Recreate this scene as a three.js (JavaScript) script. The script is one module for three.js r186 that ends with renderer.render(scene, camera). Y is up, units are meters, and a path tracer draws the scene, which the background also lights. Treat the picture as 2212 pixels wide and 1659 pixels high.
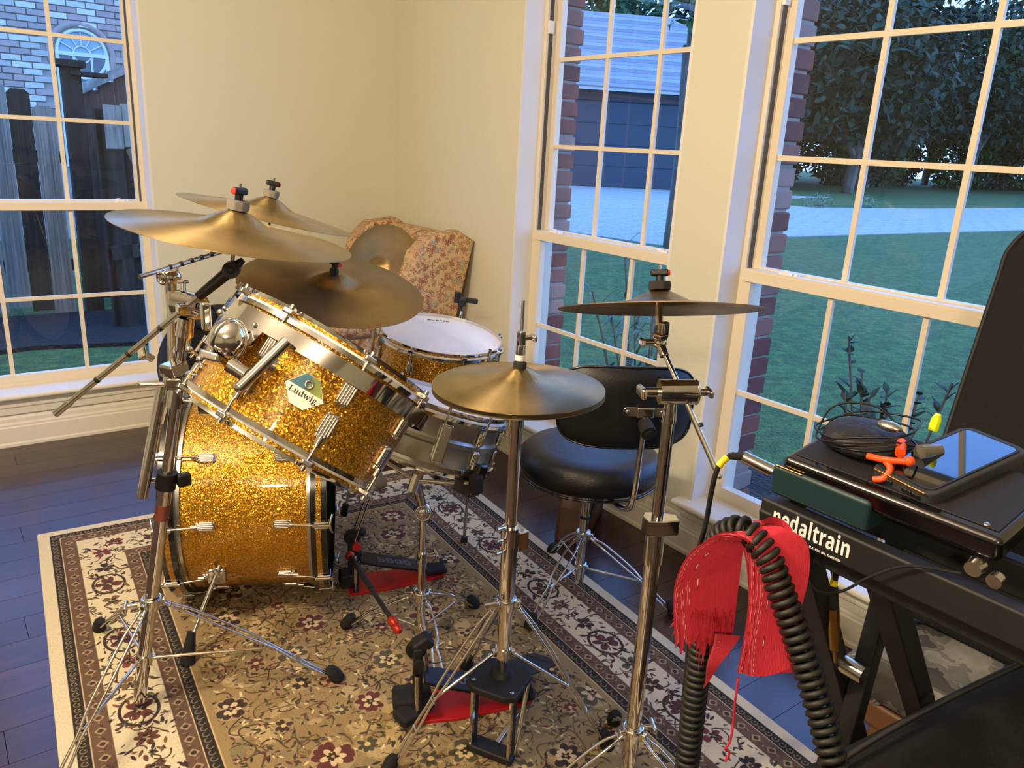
import * as THREE from 'three';
import { mergeGeometries, toCreasedNormals } from 'three/addons/utils/BufferGeometryUtils.js';
import { RoundedBoxGeometry } from 'three/addons/geometries/RoundedBoxGeometry.js';
import { FontLoader } from 'three/addons/loaders/FontLoader.js';
import { TextGeometry } from 'three/addons/geometries/TextGeometry.js';

// ---------- camera, sky, lamps, exposure ----------
const scene = new THREE.Scene();
const camera = new THREE.PerspectiveCamera(2 * Math.atan(829.5 / 1695.44) * 180 / Math.PI, 2212 / 1659, 0.05, 400);
{
  const yaw = 37.2515 * Math.PI / 180, pitch = -16.8881 * Math.PI / 180, roll = 3.0479 * Math.PI / 180;
  const fw = new THREE.Vector3(Math.sin(yaw) * Math.cos(pitch), Math.sin(pitch), -Math.cos(yaw) * Math.cos(pitch));
  const rt = new THREE.Vector3(Math.cos(yaw), 0, Math.sin(yaw));
  const up = rt.clone().cross(fw);
  const r2 = rt.clone().multiplyScalar(Math.cos(roll)).addScaledVector(up, Math.sin(roll));
  const u2 = up.clone().multiplyScalar(Math.cos(roll)).addScaledVector(rt, -Math.sin(roll));
  camera.position.set(0, 1.42, 0);
  camera.quaternion.setFromRotationMatrix(new THREE.Matrix4().makeBasis(r2, u2, fw.clone().negate()));
}
const renderer = new THREE.WebGLRenderer();
renderer.toneMapping = THREE.LinearToneMapping;
renderer.toneMappingExposure = 0.95;
renderer.shadowMap.enabled = true;
// dusk sky: an even deep blue dome, paler towards the horizon
{
  const w = 16, h = 64, d = new Float32Array(w * h * 4);
  for (let y = 0; y < h; y++) {
    const e = Math.max(0, (y + 0.5) / h * 2 - 1), k = Math.exp(-e * 3.2);
    for (let x = 0; x < w; x++) d.set([0.14 + 0.15 * k, 0.36 + 0.25 * k, 1.04 + 0.36 * k, 1], (y * w + x) * 4);
  }
  const t = new THREE.DataTexture(d, w, h, THREE.RGBAFormat, THREE.FloatType);
  t.mapping = THREE.EquirectangularReflectionMapping; t.magFilter = THREE.LinearFilter; t.needsUpdate = true;
  scene.background = t; scene.backgroundIntensity = 3.9;
}
const LAMP = { color: 0xffe8c8, bulb: 5.3 };       // three warm bulbs under the ceiling, each of this candela
const LAMP_AT = [-0.55, 2.28, -1.38];
const HALL_AT = [-1.5, 2.3, 1.3], HALL = 12;     // round globe lamp further back in the room

// ---------- small tools ----------
let seed = 1234567;
const rnd = () => { seed = (seed * 1664525 + 1013904223) >>> 0; return seed / 4294967296; };
const rr = (a, b) => a + (b - a) * rnd();
const V = (x, y, z) => Array.isArray(x) ? new THREE.Vector3(x[0], x[1], x[2]) : new THREE.Vector3(x, y, z);
const lerp3 = (a, b, t) => [a[0] + (b[0] - a[0]) * t, a[1] + (b[1] - a[1]) * t, a[2] + (b[2] - a[2]) * t];
const clean = (g) => {
  if (g.index) g = g.toNonIndexed();
  for (const k of Object.keys(g.attributes)) if (!['position', 'normal', 'uv'].includes(k)) g.deleteAttribute(k);
  if (!g.attributes.normal) g.computeVertexNormals();
  if (!g.attributes.uv) g.setAttribute('uv', new THREE.BufferAttribute(new Float32Array(g.attributes.position.count * 2), 2));
  g.morphAttributes = {};
  return g;
};
const place = (g, p = [0, 0, 0], r = [0, 0, 0]) => {
  if (r[0] || r[1] || r[2]) g.applyMatrix4(new THREE.Matrix4().makeRotationFromEuler(new THREE.Euler(r[0], r[1], r[2], 'YXZ')));
  g.translate(p[0], p[1], p[2]); return clean(g);
};
const box = (w, h, d, p, r) => place(new THREE.BoxGeometry(w, h, d), p, r);
const boxUV = (w, h, d, p, s = 1) => {            // box whose uv is in metres / s
  const g = clean(new THREE.BoxGeometry(w, h, d)), P = g.attributes.position, N = g.attributes.normal, U = g.attributes.uv;
  for (let i = 0; i < P.count; i++) {
    const ax = Math.abs(N.getX(i)) > 0.5 ? 0 : Math.abs(N.getY(i)) > 0.5 ? 1 : 2;
    const x = P.getX(i) + p[0], y = P.getY(i) + p[1], z = P.getZ(i) + p[2];
    U.setXY(i, (ax === 0 ? z : x) / s, (ax === 1 ? z : y) / s);
  }
  return place(g, p);
};
const rbox = (w, h, d, r, p, rot, seg = 2) => place(new RoundedBoxGeometry(w, h, d, seg, r), p, rot);
const sph = (r, p, s = [1, 1, 1], n = 14) => { const g = new THREE.SphereGeometry(r, n, Math.max(6, n * 0.7 | 0)); g.scale(...s); return place(g, p); };
const quatY = (d) => new THREE.Quaternion().setFromUnitVectors(V(0, 1, 0), d);
const cyl = (a, b, r0, r1 = r0, n = 14, open = false) => {
  const A = V(a), B = V(b), d = B.clone().sub(A), L = d.length();
  const g = new THREE.CylinderGeometry(r1, r0, L, n, 1, open); g.translate(0, L / 2, 0);
  g.applyQuaternion(quatY(d.normalize())); g.translate(...a); return clean(g);
};
const lathe = (pts, n = 40, p = [0, 0, 0], dir) => {
  const g = new THREE.LatheGeometry(pts.map(([r, y]) => new THREE.Vector2(Math.max(r, 1e-5), y)), n);
  let c = toCreasedNormals(g, 0.6);
  if (dir) c.applyQuaternion(quatY(V(dir).normalize()));
  c.translate(...p); return clean(c);
};
const tube = (pts, r, n = 40, m = 8, closed = false) => clean(new THREE.TubeGeometry(new THREE.CatmullRomCurve3(pts.map((p) => V(p)), closed, 'centripetal'), n, r, m, closed));
const torus = (R, r, p, dir = [0, 1, 0], n = 40, m = 8, arc = Math.PI * 2) => {
  const g = new THREE.TorusGeometry(R, r, m, n, arc); g.rotateX(Math.PI / 2); g.applyQuaternion(quatY(V(dir).normalize())); g.translate(...p); return clean(g);
};
const ext = (pts, depth, bevel = 0, seg = 1) => {
  const s = pts instanceof THREE.Shape ? pts : new THREE.Shape(pts.map(([x, y]) => new THREE.Vector2(x, y)));
  return clean(new THREE.ExtrudeGeometry(s, { depth, bevelEnabled: bevel > 0, bevelSize: bevel, bevelThickness: bevel, bevelSegments: seg, curveSegments: 10 }));
};
const roundRect = (w, h, r) => {
  const s = new THREE.Shape(), x = -w / 2, y = -h / 2;
  s.moveTo(x + r, y); s.lineTo(x + w - r, y); s.absarc(x + w - r, y + r, r, -Math.PI / 2, 0); s.lineTo(x + w, y + h - r); s.absarc(x + w - r, y + h - r, r, 0, Math.PI / 2);
  s.lineTo(x + r, y + h); s.absarc(x + r, y + h - r, r, Math.PI / 2, Math.PI); s.lineTo(x, y + r); s.absarc(x + r, y + r, r, Math.PI, Math.PI * 1.5); return s;
};
const surf = (fn, nu, nv, closedU = false) => {      // grid surface fn(u,v) -> [x,y,z]
  const pos = [], uv = [], idx = [];
  for (let j = 0; j <= nv; j++) for (let i = 0; i <= nu; i++) { pos.push(...fn(i / nu, j / nv)); uv.push(i / nu, j / nv); }
  for (let j = 0; j < nv; j++) for (let i = 0; i < nu; i++) { const a = j * (nu + 1) + i, b = a + 1, c = a + nu + 1, d = c + 1; idx.push(a, b, d, a, d, c); }
  const g = new THREE.BufferGeometry(); g.setAttribute('position', new THREE.Float32BufferAttribute(pos, 3)); g.setAttribute('uv', new THREE.Float32BufferAttribute(uv, 2)); g.setIndex(idx); g.computeVertexNormals(); return clean(g);
};
const sheet = (fn, nu, nv, t) => {                   // the same with thickness t
  const a = surf(fn, nu, nv), b = a.clone(), N = a.attributes.normal, P = b.attributes.position;
  const m = {}, key = (i) => P.getX(i).toFixed(4) + P.getY(i).toFixed(4) + P.getZ(i).toFixed(4);
  for (let i = 0; i < P.count; i++) P.setXYZ(i, P.getX(i) - N.getX(i) * t, P.getY(i) - N.getY(i) * t, P.getZ(i) - N.getZ(i) * t);
  return mergeGeometries([a, b]);
};
const taken = {};
const numbered = (n) => { const k = taken[n] = (taken[n] ?? -1) + 1; return k ? n + '_' + String(k).padStart(3, '0') : n; };
const shadow = (m) => { m.castShadow = true; m.receiveShadow = true; return m; };
const obj = (name, geos, mat, parent = scene) => {
  const g = Array.isArray(geos) ? (geos.length > 1 ? mergeGeometries(geos) : geos[0]) : geos;
  const m = shadow(new THREE.Mesh(g, mat)); m.name = parent === scene ? numbered(name) : name; parent.add(m); return m;
};
const tag = (o, label, category, group) => { o.userData.label = label; o.userData.category = category; if (group) o.userData.group = group; return o; };
const thing = (name, label, category, p = [0, 0, 0], group) => { const o = new THREE.Group(); o.name = numbered(name); o.position.set(...p); scene.add(o); return tag(o, label, category, group); };
const struct = (name, geos, mat) => { const m = obj(name, geos, mat); m.userData.kind = 'structure'; return m; };
const structGroup = (name) => { const o = new THREE.Group(); o.name = numbered(name); o.userData.kind = 'structure'; scene.add(o); return o; };
// aim a group: its y axis along n, its x axis as near as can be to f
const aim = (o, n, f) => {
  const y = V(n).normalize(), x = V(f).addScaledVector(y, -V(f).dot(y)).normalize(), z = x.clone().cross(y);
  o.quaternion.setFromRotationMatrix(new THREE.Matrix4().makeBasis(x, y, z)); return o;
};

// ---------- textures ----------
const tex = (w, h, fn, srgb, rep) => {
  const d = new Uint8Array(w * h * 4);
  for (let y = 0; y < h; y++) for (let x = 0; x < w; x++) { const c = fn(x, y); d.set([c[0], c[1], c[2], 255], (y * w + x) * 4); }
  const t = new THREE.DataTexture(d, w, h); t.magFilter = THREE.LinearFilter; t.minFilter = THREE.LinearMipmapLinearFilter; t.generateMipmaps = true;
  t.wrapS = t.wrapT = THREE.RepeatWrapping; if (srgb) t.colorSpace = THREE.SRGBColorSpace; if (rep) t.repeat.set(...rep); t.needsUpdate = true; return t;
};
const hash = (x, y, s = 0) => { let h = (x * 374761393 + y * 668265263 + s * 974634777) | 0; h = Math.imul(h ^ (h >>> 13), 1274126177); return ((h ^ (h >>> 16)) >>> 0) / 4294967296; };
const vnoise = (x, y, p, s = 0) => {              // tileable value noise, period p
  const xi = Math.floor(x), yi = Math.floor(y), fx = x - xi, fy = y - yi, m = (a) => ((a % p) + p) % p, sx = fx * fx * (3 - 2 * fx), sy = fy * fy * (3 - 2 * fy);
  const a = hash(m(xi), m(yi), s), b = hash(m(xi + 1), m(yi), s), c = hash(m(xi), m(yi + 1), s), d = hash(m(xi + 1), m(yi + 1), s);
  return a + (b - a) * sx + (c - a) * sy + (a - b - c + d) * sx * sy;
};
const fbm = (u, v, p, o = 4, s = 0) => { let a = 0, k = 0.5; for (let i = 0; i < o; i++) { a += k * vnoise(u * p, v * p, p, s + i); p *= 2; k /= 2; } return a; };
const grain = tex(512, 512, (x, y) => { const n = fbm(x / 512, y / 512, 64, 3, 3) * 255; return [n, n, n]; });
const soft = tex(512, 512, (x, y) => { const n = fbm(x / 512, y / 512, 8, 5, 5) * 255; return [n, n, n]; });
const canvas = (w, h, draw) => { const c = document.createElement('canvas'); c.width = w; c.height = h; draw(c.getContext('2d'), w, h); const t = new THREE.CanvasTexture(c); t.colorSpace = THREE.SRGBColorSpace; t.wrapS = t.wrapT = THREE.RepeatWrapping; return t; };
const withRep = (t, a, b) => { const c = t.clone(); c.repeat.set(a, b); c.needsUpdate = true; return c; };
// glitter: cells of foil, each tilted its own way
const CELL = 210, GT = 1024, jit = (i, j, s) => hash(((i % CELL) + CELL) % CELL, ((j % CELL) + CELL) % CELL, s);
const cellOf = (x, y) => {
  const u = x / GT * CELL, v = y / GT * CELL, i = Math.floor(u), j = Math.floor(v); let best = 9, bi = 0, bj = 0;
  for (let a = -1; a <= 1; a++) for (let b = -1; b <= 1; b++) { const dx = i + a + jit(i + a, j + b, 1) - u, dy = j + b + jit(i + a, j + b, 2) - v, d = dx * dx + dy * dy; if (d < best) { best = d; bi = i + a; bj = j + b; } }
  return [bi, bj];
};
const cells = new Int32Array(GT * GT * 2);
for (let y = 0; y < GT; y++) for (let x = 0; x < GT; x++) { const c = cellOf(x, y); cells[(y * GT + x) * 2] = c[0]; cells[(y * GT + x) * 2 + 1] = c[1]; }
const cellAt = (x, y) => [cells[(y * GT + x) * 2], cells[(y * GT + x) * 2 + 1]];
const glitN = tex(GT, GT, (x, y) => { const [i, j] = cellAt(x, y), a = jit(i, j, 3) * 6.283, r = Math.pow(jit(i, j, 4), 0.8) * 0.55; return [127.5 + Math.cos(a) * r * 127, 127.5 + Math.sin(a) * r * 127, 127.5 + Math.sqrt(1 - r * r) * 127]; });
const glitC = tex(GT, GT, (x, y) => { const [i, j] = cellAt(x, y), k = 0.62 + 0.38 * jit(i, j, 5), g = 0.94 + 0.06 * jit(i, j, 6); return [250 * k, 186 * k * g, 40 * k]; }, true);

// ---------- materials ----------
const std = (c, rough = 0.6, o = {}) => new THREE.MeshStandardMaterial({ color: c, roughness: rough, ...o });
const phy = (c, rough = 0.6, o = {}) => new THREE.MeshPhysicalMaterial({ color: c, roughness: rough, ...o });
const M = {
  chrome: std(0xd6d3cf, 0.07, { metalness: 1 }),
  steel: std(0xb9b6b0, 0.22, { metalness: 1 }),
  brushed: std(0xa9a69f, 0.34, { metalness: 1 }),
  brassy: std(0xb58d55, 0.3, { metalness: 1 }),
  gold: phy(0xffffff, 0.26, { metalness: 0.8, map: glitC, normalMap: glitN, normalScale: new THREE.Vector2(1, 1), clearcoat: 0.9, clearcoatRoughness: 0.04 }),
  head: std(0xe9e7e4, 0.55, { bumpMap: grain, bumpScale: 0.0002 }),
  darkHead: std(0x0c0c0c, 0.35),
  black: std(0x0b0b0b, 0.45), satin: std(0x121212, 0.6), rubber: std(0x101010, 0.85), gloss: phy(0x070707, 0.18, { clearcoat: 0.6, clearcoatRoughness: 0.1 }),
  vinyl: std(0x0a0a0b, 0.38, { bumpMap: withRep(grain, 3, 3), bumpScale: 0.0006 }),
  cloth: std(0x0c0c0d, 0.92, { bumpMap: withRep(grain, 8, 8), bumpScale: 0.0012 }),
  felt: std(0x6f6a60, 0.95), feltDark: std(0x2a2723, 0.95), redPlastic: std(0xc9352a, 0.4),
  red: std(0xb31319, 0.42), grey: std(0x55565a, 0.5), white: std(0xe8e6e0, 0.5), wood: std(0x5a3a22, 0.5),
  wall: std(0xd2d0bb, 0.85, { bumpMap: withRep(grain, 1, 1), bumpScale: 0.0006 }),
  trim: std(0xe2dccb, 0.45), ceiling: std(0xe8e2d6, 0.9), sash: std(0xe3d6bc, 0.5, { bumpMap: soft, bumpScale: 0.0004 }),
  track: std(0x4a4740, 0.6), reveal: std(0xdedbd4, 0.75),
  glass: phy(0xffffff, 0.0, { transmission: 1, thickness: 0, ior: 1.5 }),
  orange: std(0xf0500d, 0.5), neon: std(0xd6ee10, 0.55), yellow: std(0xe6cf0c, 0.45), teal: std(0x0f2d31, 0.5),
};
M.sash.bumpMap = withRep(soft, 4, 4);
// ---------- the room ----------
const XB = 2.14, ZA = -3.99, X0 = -4.6, Z1 = 5.2, TOP = 2.74;
const woodTex = [0, 1, 2].map((k) => tex(512, 128, (x, y) => {
  const u = x / 512, v = y / 128, g = fbm(u * 0.5, v * 4, 8, 5, 20 + k * 7), f = vnoise(u * 6, v * 64, 64, 40 + k), s = 0.72 + 0.34 * g + 0.16 * f;
  return [(56 + k * 4) * s, (38 + k * 3) * s, (34 + k * 2) * s];
}, true));
const plankM = woodTex.map((t) => std(0xffffff, 0.24, { map: t, bumpMap: soft, bumpScale: 0.0003 }));
{
  const floor = structGroup('floor');
  obj('subfloor', [box(XB - X0 + 0.4, 0.2, Z1 - ZA + 0.4, [(XB + X0) / 2, -0.12, (Z1 + ZA) / 2])], std(0x1a0c08, 0.8), floor);
  const geoByLen = {}, W = 0.127;
  let row = 0;
  for (let z = ZA + W / 2; z < 0.9; z += W, row++) {
    let x = X0 + hash(row, 1) * 0.9 - 0.9;
    while (x < XB) {
      const L = [1.2, 1.5, 0.9][(hash(row, Math.round(x * 10) + 90) * 3) | 0], a = Math.max(x, X0), b = Math.min(x + L, XB); x += L;
      if (b - a < 0.05 || a < -1.6) continue;
      const m = obj('plank', (geoByLen[(b - a).toFixed(3)] ??= boxUV(b - a - 0.0015, 0.02, W - 0.0015, [0, 0, 0], 0.9)), plankM[(hash(row, Math.round(a * 50), 7) * 3) | 0], floor);
      m.position.set((a + b) / 2, -0.01, z);
    }
  }
  obj('plank_field', [boxUV(-0.5 - X0, 0.019, 0.9 - ZA, [(X0 - 0.5) / 2, -0.0125, (0.9 + ZA) / 2]), boxUV(XB - X0, 0.019, Z1 - 0.9, [(XB + X0) / 2, -0.0115, (Z1 + 0.9) / 2])], plankM[1], floor);
}
struct('ceiling', [box(XB - X0 + 0.4, 0.15, Z1 - ZA + 0.4, [(XB + X0) / 2, TOP + 0.075, (Z1 + ZA) / 2])], M.ceiling);
const bq = (a, b, uv = 0.4) => boxUV(b[0] - a[0], b[1] - a[1], b[2] - a[2], [(a[0] + b[0]) / 2, (a[1] + b[1]) / 2, (a[2] + b[2]) / 2], uv);   // box from corner to corner
const TK = 0.2;
const OPEN = { w1: { u0: -0.095, u1: 0.889, y0: 0.25, y1: 2.5 }, w2: { u0: -2.862, u1: -1.92, y0: 0.205, y1: 2.5 }, w3: { u0: -1.70, u1: -0.375, y0: 0.205, y1: 2.5 } };
{
  const o = OPEN.w1;
  struct('wall_left', [bq([X0 - TK, 0, ZA - TK], [o.u0, TOP, ZA]), bq([o.u1, 0, ZA - TK], [XB + TK, TOP, ZA]), bq([o.u0, 0, ZA - TK], [o.u1, o.y0 - 0.001, ZA]), bq([o.u0, o.y1, ZA - TK], [o.u1, TOP, ZA])], M.wall);
  const a = OPEN.w2, b = OPEN.w3;
  struct('wall_right', [bq([XB, 0, ZA], [XB + TK, TOP, a.u0]), bq([XB, 0, a.u1], [XB + TK, TOP, b.u0]), bq([XB, 0, b.u1], [XB + TK, TOP, Z1 + TK]),
    ...[a, b].flatMap((w) => [bq([XB, 0, w.u0], [XB + TK, w.y0 - 0.001, w.u1]), bq([XB, w.y1, w.u0], [XB + TK, TOP, w.u1])])], M.wall);
  struct('wall_back', [bq([X0 - TK, 0, Z1], [XB, TOP, Z1 + TK])], M.wall);
  struct('wall_far_side', [bq([X0 - TK, 0, ZA], [X0, TOP, Z1])], M.wall);
}
// skirting boards: a moulded profile run along the wall
const skirt = [[0, 0], [0.02, 0], [0.02, 0.012], [0.0165, 0.02], [0.0155, 0.088], [0.0125, 0.094], [0.0125, 0.102], [0.0085, 0.112], [0.0075, 0.128], [0.003, 0.138], [0, 0.14]];
{
  // profile x is the way out of the wall: for wall A +z, for wall B -x
  const gA = ext(skirt, XB - X0); gA.applyMatrix4(new THREE.Matrix4().makeBasis(V(0, 0, 1), V(0, 1, 0), V(-1, 0, 0))); gA.translate(XB, 0, ZA);
  struct('baseboard_left', [clean(gA)], M.trim);
  const gB = ext(skirt, Z1 - ZA); gB.applyMatrix4(new THREE.Matrix4().makeBasis(V(-1, 0, 0), V(0, 1, 0), V(0, 0, -1))); gB.translate(XB, 0, Z1);
  struct('baseboard_right', [clean(gB)], M.trim);
}
// windows: u runs along the wall, d is the depth behind its face
const onA = (u0, u1, y0, y1, d0, d1) => bq([u0, y0, ZA - d1], [u1, y1, ZA - d0], 0.25);
const onB = (u0, u1, y0, y1, d0, d1) => bq([XB + d0, y0, u0], [XB + d1, y1, u1], 0.25);
function makeWindow(n, on, o, isA, g) {
  const w = structGroup('window_' + n), { u0, u1, y0, y1 } = o, F = 0.028, bars = [];
  const { cols, gl, glLow, yb, yr0, yr1, rows, lowMid } = g;
  // jamb lining of the reveal
  obj('jamb_lining', [on(u0, u0 + 0.012, y0, y1, 0.0, 0.2), on(u1 - 0.012, u1, y0, y1, 0.0, 0.2), on(u0, u1, y1 - 0.012, y1, 0.0, 0.2)], M.reveal, w);
  obj('window_frame', [on(u0 + 0.012, u0 + 0.03, y0, y1, 0.10, 0.2), on(u1 - 0.03, u1 - 0.012, y0, y1, 0.10, 0.2), on(u0, u1, y1 - 0.04, y1 - 0.012, 0.10, 0.2), on(u0, u1, y0 - 0.02, yb - 0.035, 0.098, 0.2)], M.sash, w);
  for (const [a, b] of [[u0 + 0.03, u0 + 0.036], [u1 - 0.036, u1 - 0.03]]) {
    obj('sash_track', [on(a, b, yr1 - 0.02, y1 - 0.04, 0.112, 0.128)], M.track, w);
    obj('jamb_liner', [on(a, b, yr1 - 0.02, y1 - 0.04, 0.128, 0.2), on(a, b + 0.0, y0, yr1 - 0.02, 0.1, 0.2)], M.sash, w);
  }
  const sash = (name, a, b, ya, yb_, d0, d1, xs, ys, st) => {
    const s = obj(name, [on(a, a + st, ya, yb_, d0, d1), on(b - st, b, ya, yb_, d0, d1), on(a + st, b - st, yb_ - st, yb_, d0, d1), on(a + st, b - st, ya, ya + st, d0, d1)], M.sash, w);
    const dm = (d0 + d1) / 2, X = [a + st, ...xs, b - st], Y = [ya + st, ...ys, yb_ - st];
    for (const x of xs) obj('muntin', [on(x - 0.0085, x + 0.0085, ya + st, yb_ - st, dm - 0.007, dm + 0.007)], M.sash, s);
    for (const y of ys) obj('muntin', [on(a + st, b - st, y - 0.0085, y + 0.0085, dm - 0.0065, dm + 0.0065)], M.sash, s);
    for (let i = 0; i + 1 < X.length; i++) for (let j = 0; j + 1 < Y.length; j++) {
      const pg = new THREE.PlaneGeometry(X[i + 1] - X[i], Y[j + 1] - Y[j]); if (!isA) pg.rotateY(-Math.PI / 2);
      const c = (X[i] + X[i + 1]) / 2, cy = (Y[j] + Y[j + 1]) / 2; pg.translate(isA ? c : XB + dm + 0.0001, cy, isA ? ZA - dm : c);
      obj('pane', clean(pg), M.glass, s);
    }
    return s;
  };
  sash('upper_sash', gl[0], gl[1], yr1 - 0.028, y1 - 0.04, 0.138, 0.168, cols, rows, 0.028);
  sash('lower_sash', gl[0] - 0.006, gl[1] + 0.006, yb - 0.035, yr1 - 0.012, 0.096, 0.128, glLow, [lowMid], 0.034);
  // the meeting rail of the lower sash stands a little proud, with its two locks
  obj('meeting_rail', [on(gl[0] - 0.006, gl[1] + 0.006, yr0 + 0.02, yr1 - 0.012, 0.088, 0.097), on(gl[0] - 0.006, gl[1] + 0.006, yr1 - 0.012, yr1 - 0.006, 0.09, 0.136)], M.sash, w);
  for (const f of [0.12, 0.88]) { const c = gl[0] + (gl[1] - gl[0]) * f; obj('tilt_latch', [on(c - 0.025, c + 0.025, yr1 - 0.006, yr1 + 0.002, 0.104, 0.122), on(c - 0.008, c + 0.006, yr1 + 0.002, yr1 + 0.008, 0.106, 0.118), on(c + 0.03, c + 0.042, yr1 - 0.006, yr1 + 0.003, 0.108, 0.126)], M.white, w); }
  for (const y of [y1 - 0.62]) obj('stop_block', [on(u0 + 0.03, u0 + 0.042, y, y + 0.05, 0.104, 0.13)], M.white, w);
  return w;
}
makeWindow(1, onA, OPEN.w1, true, { cols: [0.25, 0.555], gl: [-0.06, 0.872], glLow: [0.25, 0.555], yb: 0.30, yr0: 1.02, yr1: 1.083, rows: [1.428, 1.775, 2.12], lowMid: 0.645 });
makeWindow(2, onB, OPEN.w2, false, { cols: [-2.495, -2.208], gl: [-2.815, -1.955], glLow: [-2.505, -2.215], yb: 0.26, yr0: 1.0, yr1: 1.067, rows: [1.425, 1.779, 2.13], lowMid: 0.63 });
makeWindow(3, onB, OPEN.w3, false, { cols: [-1.333, -1.035, -0.737], gl: [-1.665, -0.41], glLow: [-1.341, -1.042, -0.74], yb: 0.26, yr0: 1.0, yr1: 1.067, rows: [1.425, 1.779, 2.13], lowMid: 0.625 });
// stools and aprons under the windows
const apron = [[0, 0], [0.012, 0], [0.012, 0.03], [0.018, 0.036], [0.018, 0.044], [0.012, 0.05], [0.03, 0.07], [0.03, 0.075], [0, 0.075]];
function sill(n, isA, u0, u1, y) {
  const s = structGroup('trim_' + n), on = isA ? onA : onB;
  obj('stool', [on(u0 - 0.04, u1 + 0.04, y - 0.024, y, -0.045, 0.0), on(u0 + 0.001, u1 - 0.001, y - 0.024, y, -0.001, 0.12), isA ? cyl([u0 - 0.04, y - 0.012, ZA + 0.045], [u1 + 0.04, y - 0.012, ZA + 0.045], 0.012) : cyl([XB - 0.045, y - 0.012, u0 - 0.04], [XB - 0.045, y - 0.012, u1 + 0.04], 0.012)], M.trim, s);
  const g = ext(apron, u1 - u0 + 0.04);
  if (isA) { g.applyMatrix4(new THREE.Matrix4().makeBasis(V(0, 0, 1), V(0, 1, 0), V(-1, 0, 0))); g.translate(u1 + 0.02, y - 0.1, ZA); }
  else { g.applyMatrix4(new THREE.Matrix4().makeBasis(V(-1, 0, 0), V(0, 1, 0), V(0, 0, -1))); g.translate(XB, y - 0.1, u1 + 0.02); }
  obj('apron', [clean(g)], M.trim, s);
}
sill(1, true, OPEN.w1.u0, OPEN.w1.u1, 0.25); sill(2, false, OPEN.w2.u0, OPEN.w2.u1, 0.21); sill(3, false, OPEN.w3.u0, OPEN.w3.u1, 0.21);

// ceiling lamp: three warm glass globes on a round pan
{
  const l = thing('ceiling_lamp', 'flush ceiling lamp with three glowing globe bulbs', 'lamp', [LAMP_AT[0], TOP, LAMP_AT[2]]);
  obj('pan', [lathe([[0, 0], [0.14, 0], [0.14, -0.015], [0.11, -0.035], [0.03, -0.045], [0.03, -0.1], [0, -0.1]], 32)], M.brassy, l);
  const bm = new THREE.MeshStandardMaterial({ color: 0xfff2dd, emissive: new THREE.Color(LAMP.color), emissiveIntensity: 18, roughness: 0.4 });
  for (let k = 0; k < 3; k++) {
    const a = k * 2.094 + 0.5, x = Math.cos(a) * 0.13, z = Math.sin(a) * 0.13, y = LAMP_AT[1] - TOP;
    obj('arm', [cyl([0, -0.07, 0], [x, -0.12, z], 0.008), cyl([x, -0.1, z], [x, y + 0.04, z], 0.02)], M.brassy, l);
    obj('bulb', [sph(0.04, [x, y, z])], bm, l);
    const p = new THREE.PointLight(LAMP.color, LAMP.bulb, 0, 2); p.position.set(LAMP_AT[0] + x, LAMP_AT[1], LAMP_AT[2] + z); p.castShadow = true; p.shadow.radius = 2; p.name = 'bulb_light'; scene.add(p);
  }
}
{
  const l = thing('globe_lamp', 'single round glass globe lamp on a short ceiling stem', 'lamp', [HALL_AT[0], TOP, HALL_AT[2]]);
  obj('canopy', [lathe([[0, 0], [0.06, 0], [0.055, -0.02], [0.012, -0.03], [0.012, HALL_AT[1] - TOP + 0.1], [0.04, HALL_AT[1] - TOP + 0.085], [0, HALL_AT[1] - TOP + 0.085]], 24)], M.brassy, l);
  obj('globe', [sph(0.1, [0, HALL_AT[1] - TOP, 0], [1, 1, 1], 24)], new THREE.MeshStandardMaterial({ color: 0xfff2dd, emissive: new THREE.Color(LAMP.color), emissiveIntensity: 8, roughness: 0.4 }), l);
  const p = new THREE.PointLight(LAMP.color, HALL, 0, 2); p.position.set(...HALL_AT); p.castShadow = true; p.shadow.radius = 4; p.name = 'globe_light'; scene.add(p);
}
// ---------- outdoors ----------
const GY = -0.1;
const grassT = tex(512, 512, (x, y) => { const n = fbm(x / 512, y / 512, 16, 5, 60), f = vnoise(x / 512 * 170, y / 512 * 170, 170, 61), k = 0.55 + 0.55 * n + 0.35 * (f - 0.5); return [90 * k, 116 * k, 48 * k]; }, true);
const concT = tex(512, 512, (x, y) => { const n = fbm(x / 512, y / 512, 12, 5, 70), s = vnoise(x / 512 * 90, y / 512 * 90, 90, 71) > 0.93 ? 0.35 : 1, k = (0.8 + 0.3 * n) * s; return [172 * k, 168 * k, 158 * k]; }, true);
const barkT = tex(128, 256, (x, y) => { const n = fbm(x / 128, y / 256, 8, 4, 80), k = 0.5 + 0.8 * n; return [112 * k, 100 * k, 84 * k]; }, true);
M.grass = std(0xffffff, 0.95, { map: grassT, bumpMap: grain, bumpScale: 0.02 });
M.concrete = std(0xffffff, 0.85, { map: concT });
M.bark = std(0xffffff, 0.9, { map: barkT }); M.barkPale = std(0x8f8a7c, 0.85, { map: barkT }); M.barkPale.color.set(0xffffff);
M.leafDark = std(0x24381f, 0.75, { side: THREE.DoubleSide }); M.leafMid = std(0x3c5c28, 0.7, { side: THREE.DoubleSide }); M.leafPale = std(0x6b7d5c, 0.7, { side: THREE.DoubleSide }); M.leafGloss = std(0x35563a, 0.35, { side: THREE.DoubleSide });
M.mulch = std(0x2b211a, 0.95, { bumpMap: grain, bumpScale: 0.02 });
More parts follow.
